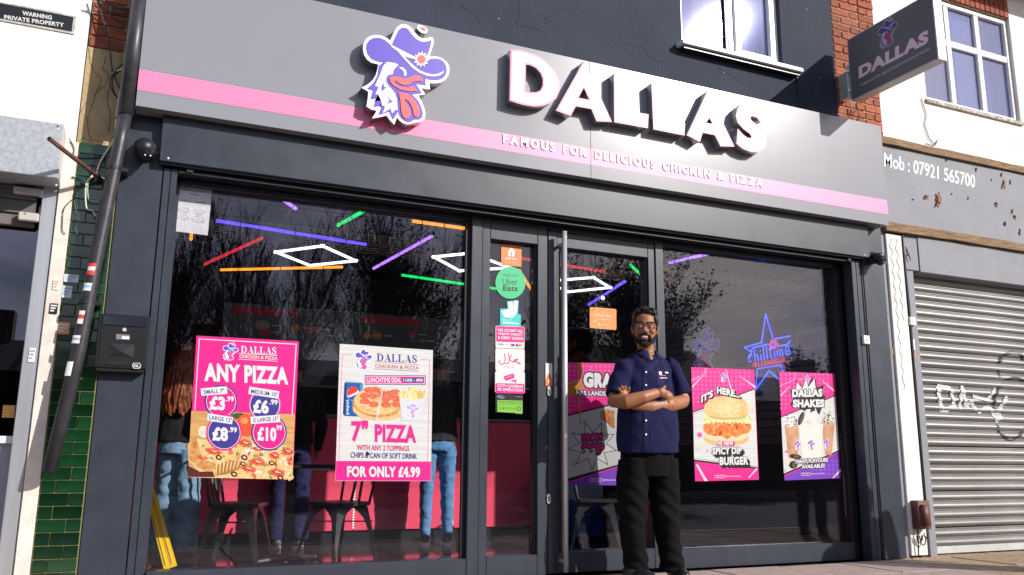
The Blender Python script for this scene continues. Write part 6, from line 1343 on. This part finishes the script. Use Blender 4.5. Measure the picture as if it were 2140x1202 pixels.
for (px, py, a_) in ((1322, 1200, 20), (1408, 1196, -12)):
    p = at(px, py, MY); rz = Matrix.Rotation(R(a_), 3, 'Z'); cen = Vector((p.x, MY-.05, .045)); q = MB()
    q.ball(cen+rz @ Vector((0, -.06, -.005)), (.05, .10, .042), SHO, 18, 10, rot=rz); q.ball(cen+rz @ Vector((0, .05, .005)), (.042, .07, .05), SHO, 18, 10, rot=rz); so2 = remesh(q.build('shoe', man), .005, 2)
    q = MB(); pts = [cen+rz @ Vector((math.cos(t_)*(.052), -.015+math.sin(t_)*.145, -.045)) for t_ in [2*math.pi*i/24 for i in range(24)]]; q.prism(pts, (0, 0, .018), BLACK); q.build('sole', so2)
# hair, beard, brows, glasses, teeth
HAIR = M('black_hair', (.010, .008, .008), .45, var=.4, vs=60, stretch=(6, 1, 1), bump=.5, bs=120)
q = MB(); hball(q, (0, .022, .052), (.084, .096, .082), HAIR); hball(q, (.0, .05, .01), (.082, .072, .09), HAIR); hball(q, (.02, -.035, .105), (.062, .052, .032), HAIR); hball(q, (-.035, -.01, .098), (.05, .06, .034), HAIR); hball(q, (.066, -.015, .06), (.020, .050, .045), HAIR); hball(q, (-.066, -.015, .06), (.020, .050, .045), HAIR)
for s_ in (-1, 1): hball(q, (s_*.077, -.012, .018), (.008, .016, .034), HAIR)
for i in range(26): a_ = i/26; hball(q, (-.06+.12*a_, -.055+.01*math.sin(i*2.1), .100+.012*math.sin(i*1.7)+.015*(1-(2*a_-1)**2)), (.010, .035, .010), HAIR, Matrix.Rotation(R(-20), 3, 'X'), 8)
h_ = remesh(q.build('hair', man), .0035, 6, .5); displace(h_, wrinkle(.0035, 60, (2.6, .35, .5)))
BRD = M('black_beard', (.016, .011, .010), .9, var=.5, vs=200, bump=1, bs=350)
q = MB()
for i in range(25):
    t_ = -1+2*i/24; a_ = R(t_*92); x = math.sin(a_)*.069; y = -math.cos(a_)*.088-.004; zc = -.090+.058*abs(t_)**2.2; hball(q, (x*.94, y*.90+.012*abs(t_), zc), (.014, .013, .034-.012*abs(t_)), BRD, None, 10)
for i in range(11): t_ = -1+i/5; hball(q, (t_*.030, -.099+.010*t_*t_, -.046-.010*abs(t_)**1.5), (.009, .008, .0065), BRD, None, 8)
for s_ in (-1, 1):
    for k in range(4): hball(q, (s_*(.033+.002*k), -.090, -.058-k*.009), (.010, .010, .009), BRD, None, 8)
hball(q, (0, -.084, -.108), (.034, .024, .022), BRD); hball(q, (0, -.097, -.083), (.016, .009, .008), BRD)
bd_ = remesh(q.build('beard', man), .003, 1, .4); displace(bd_, wrinkle(.0022, 160, (1, 1, 1)))
q = MB(); hball(q, (0, -.101, -.0775), (.024, .008, .0058), M('lip', (.34, .12, .09), .5)); hball(q, (0, -.099, -.0575), (.022, .006, .0028), MATS['lip']); q.build('lips', man, True)
q = MB(); hball(q, (0, -.0995, -.0655), (.021, .006, .0055), M('teeth', (.72, .68, .62), .3)); q.build('teeth', man, True)
q = MB()
for s_ in (-1, 1):
    for i in range(6): hball(q, (s_*(.014+i*.0085), -.0985+.003*i*.6+.0016*i, .031+.004*math.sin(i*.7)), (.010, .005, .0040), HAIR, None, 8)
q.build('eyebrows', man, True)
for s_ in (-1, 1):
    q = MB(); hball(q, (s_*.031, -.0855, .006), (.0135, .010, .0075), M('eye_white', (.6, .55, .52), .2)); q.build('eye', man, True)
    q = MB(); hball(q, (s_*.031-.002, -.0945, .006), (.0055, .003, .0055), M('iris_dark', (.02, .01, .008), .1)); q.build('iris', man, True)
    q = MB(); hball(q, (s_*.031, -.0885, .0125), (.0155, .0105, .0048), SKIN); hball(q, (s_*.031, -.0875, -.0005), (.0145, .010, .0045), SKIN); q.build('eyelid', man, True)
gl = MB(); GF = M('tortoise_frame', (.05, .015, .012), .25)
for s_ in (-1, 1):
    ring = [hv(s_*.034+.027*math.copysign(abs(math.cos(t_))**.75, math.cos(t_)), -.112+.012*abs(math.cos(t_))*(1 if math.cos(t_)*s_ > 0 else 0), .004+.0205*math.copysign(abs(math.sin(t_))**.85, math.sin(t_))) for t_ in [2*math.pi*i/26 for i in range(27)]]
    gl.tube(ring, [.0024 if 1 <= i <= 13 else .0013 for i in range(27)], GF, 6); gl.tube([hv(s_*.060, -.100, .012), hv(s_*.078, -.06, .012), hv(s_*.084, .012, .008)], .002, GF, 6)
gl.tube([hv(-.008, -.113, .010), hv(0, -.117, .013), hv(.008, -.113, .010)], .002, GF, 6); go_ = gl.build('glasses', man, True)
for s_ in (-1, 1):
    q = MB(); ring = [hv(s_*.034+.026*math.cos(t_), -.111, .004+.019*math.sin(t_)) for t_ in [2*math.pi*i/20 for i in range(20)]]; q.prism(ring, (0, .0006, 0), MATS.get('lens') or MATS.setdefault('lens', glass_mat('lens', (.88, .88, .88), .04)), cap=False); q.build('lens', go_)

def person(lab, J2, coat, legs, hair, shoe, skin=SKIN, long_hair=False, wide=1.0, parts=None, coat_len=0):
    # J2: base x,y, height, facing angle
    x, y, H, ang = J2; t = thing('person', lab, 'person', (x, y, 0)); k = H/1.75; Rz = Matrix.Rotation(ang, 3, 'Z')
    P = lambda a, b, c_: Vector((x, y, 0))+Rz @ Vector((a*k, b*k, c_*k))
    q = MB(); q.ball(P(0, -.005, 1.63), (.076*k, .095*k, .115*k), skin, rot=Rz); cap(q, P(0, .01, 1.55), P(0, .01, 1.42), .052*k, .058*k, skin); q.ball(P(0, -.10, 1.62), (.013, .02, .02), skin)
    for s_ in (-1, 1): q.ball(P(s_*.077, .01, 1.62), (.01, .016, .028), skin)
    q.loft([(P(0, .01, 1.44), .14*k, .08*k), (P(0, 0, 1.30), .165*k, .10*k), (P(0, 0, 1.0), .14*k, .10*k), (P(0, 0, .86), .15*k, .11*k)], skin)
    el = {}
    for s_ in (-1, 1):
        sh_ = P(s_*.19, .01, 1.39); e_ = P(s_*.25, .03, 1.12) if not parts else P(*parts['el'][s_]); w_ = P(s_*.25, -.08, .90) if not parts else P(*parts['wr'][s_]); el[s_] = (sh_, e_, w_)
        cap(q, sh_, e_, .045*k, .038*k, skin); cap(q, e_, w_, .038*k, .026*k, skin); d = (w_-e_).normalized(); q.ball(w_+d*.045*k, (.026, .032, .04), skin)
        for f_ in range(4): b_ = w_+d*.075*k+Rz @ Vector((0, (.022-.014*f_), 0)); q.tube([b_, b_+d*(.045+.008*(f_ in (1, 2)))*k], [.009, .007], skin, 6)
        q.tube([w_+d*.03*k, w_+d*.065*k+Rz @ Vector((-s_*.01, -.035, 0))], [.011, .008], skin, 6)
        cap(q, P(s_*.09, 0, .90), P(s_*.10, -.01, .50), .075*k, .05*k, skin); cap(q, P(s_*.10, -.01, .50), P(s_*.10, .02, .10), .05*k, .035*k, skin)
    remesh(q.build('body', t), .009, 2)
    q = MB(); q.loft([(P(0, .01, 1.49), .07*k, .065*k), (P(0, .01, 1.45), .16*k, .10*k), (P(0, 0, 1.34), .195*k, .125*k), (P(0, 0, 1.10), .17*k, .125*k), (P(0, 0, .93), .19*k, .14*k)]+([(P(0, 0, .93-coat_len), .25*k, .19*k)] if coat_len else []), coat, 24)
    for s_ in (-1, 1): cap(q, el[s_][0], el[s_][1], .066*k, .056*k, coat); cap(q, el[s_][1], el[s_][2], .056*k, .042*k, coat)
    o = remesh(q.build('jacket', t), .010, 3); displace(o, wrinkle(.010, 9))
    q = MB(); q.loft([(P(0, 0, 1.0), .155*k, .12*k), (P(0, 0, .84), .17*k, .13*k)], legs, 22)
    for s_ in (-1, 1): q.loft([(P(s_*.085, 0, .88), .088*k, .11*k), (P(s_*.095, -.01, .5), .068*k*wide, .078*k*wide), (P(s_*.10, .015, .08), .055*k*wide**2, .062*k*wide**2)], legs, 18)
    o = remesh(q.build('trousers', t), .010, 3); displace(o, wrinkle(.009, 12, (1, 1, 1.5)))
    for s_ in (-1, 1):
        q = MB(); q.ball(P(s_*.10, -.05, .045), (.045*k, .12*k, .042*k), shoe[0], 16, 8, rot=Rz); q.ball(P(s_*.10, .04, .065), (.042*k, .06*k, .05*k), shoe[0], 16, 8, rot=Rz); s2 = remesh(q.build('shoe', t), .007, 2)
        q = MB(); pts = [P(s_*.10+math.cos(t_)*.048, -.035+math.sin(t_)*.15, .0) for t_ in [2*math.pi*i/20 for i in range(20)]]; q.prism(pts, (0, 0, .028*k), shoe[1]); q.build('sole', s2)
    q = MB(); q.ball(P(0, .018, 1.665), (.086*k, .10*k, .10*k), hair, rot=Rz)
    if long_hair:
        for i in range(22):
            a_ = R(-20+i*220/21); q.tube([P(math.cos(a_)*.075, .02+math.sin(a_)*.085, 1.66), P(math.cos(a_)*.115, .03+math.sin(a_)*.115, 1.48), P(math.cos(a_)*.13+.01*math.sin(i*3), .05+math.sin(a_)*.12, 1.30), P(math.cos(a_)*.11, .07+math.sin(a_)*.11, 1.17+.03*math.sin(i*5))], [.03, .036, .034, .012], hair, 8)
    o = remesh(q.build('hair', t), .006, 1); displace(o, wrinkle(.012, 26, (2, 2, .35)))
    return t
DEN = M('light_blue_denim', (.22, .36, .52), .9, var=.25, vs=14, bump=.2, bs=300); DEN2 = M('blue_denim', (.12, .30, .56), .9, var=.25, vs=12)
BKC = M('black_knit', (.012, .011, .013), .9, var=.3, vs=60); RH = M('auburn_hair', (.28, .07, .02), .5, var=.5, vs=30, stretch=(3, 3, .3))
person('woman with long auburn hair and wide blue jeans inside left edge of window', (.40, 1.92, 1.70, R(140)), BKC, DEN, RH, (BLACK, BLACK), M('pale_skin', (.5, .28, .2), .5), True, 1.5, {'el': {-1: (-.30, .10, 1.12), 1: (.30, .10, 1.12)}, 'wr': {-1: (-.17, .02, .97), 1: (.17, .02, .97)}})
person('person in blue jeans and dark jacket at the counter, back to the window', (2.72, 2.36, 1.80, R(165)), M('charcoal_jacket', (.02, .022, .028), .8), DEN2, M('short_black_hair', (.01, .009, .009), .6), (M('black_trainer', (.02, .02, .022), .5), M('white_sole', (.7, .7, .68), .5)), wide=.92)
person('person in navy trousers mostly hidden behind the pink pizza poster', (1.38, 2.50, 1.72, R(180)), BKC, M('navy_trousers', (.015, .015, .07), .9), MATS['short_black_hair'], (M('grey_trainer', (.16, .15, .14), .6), MATS['white_sole']), wide=1.25)
person('passer-by in black coat on pavement, mirrored in right window', (7.05, -1.75, 1.74, R(60)), M('black_wool_coat', (.008, .008, .009), .95), M('black_leggings', (.008, .008, .009), .8), MATS['short_black_hair'], (SHO, BLACK), coat_len=.30)
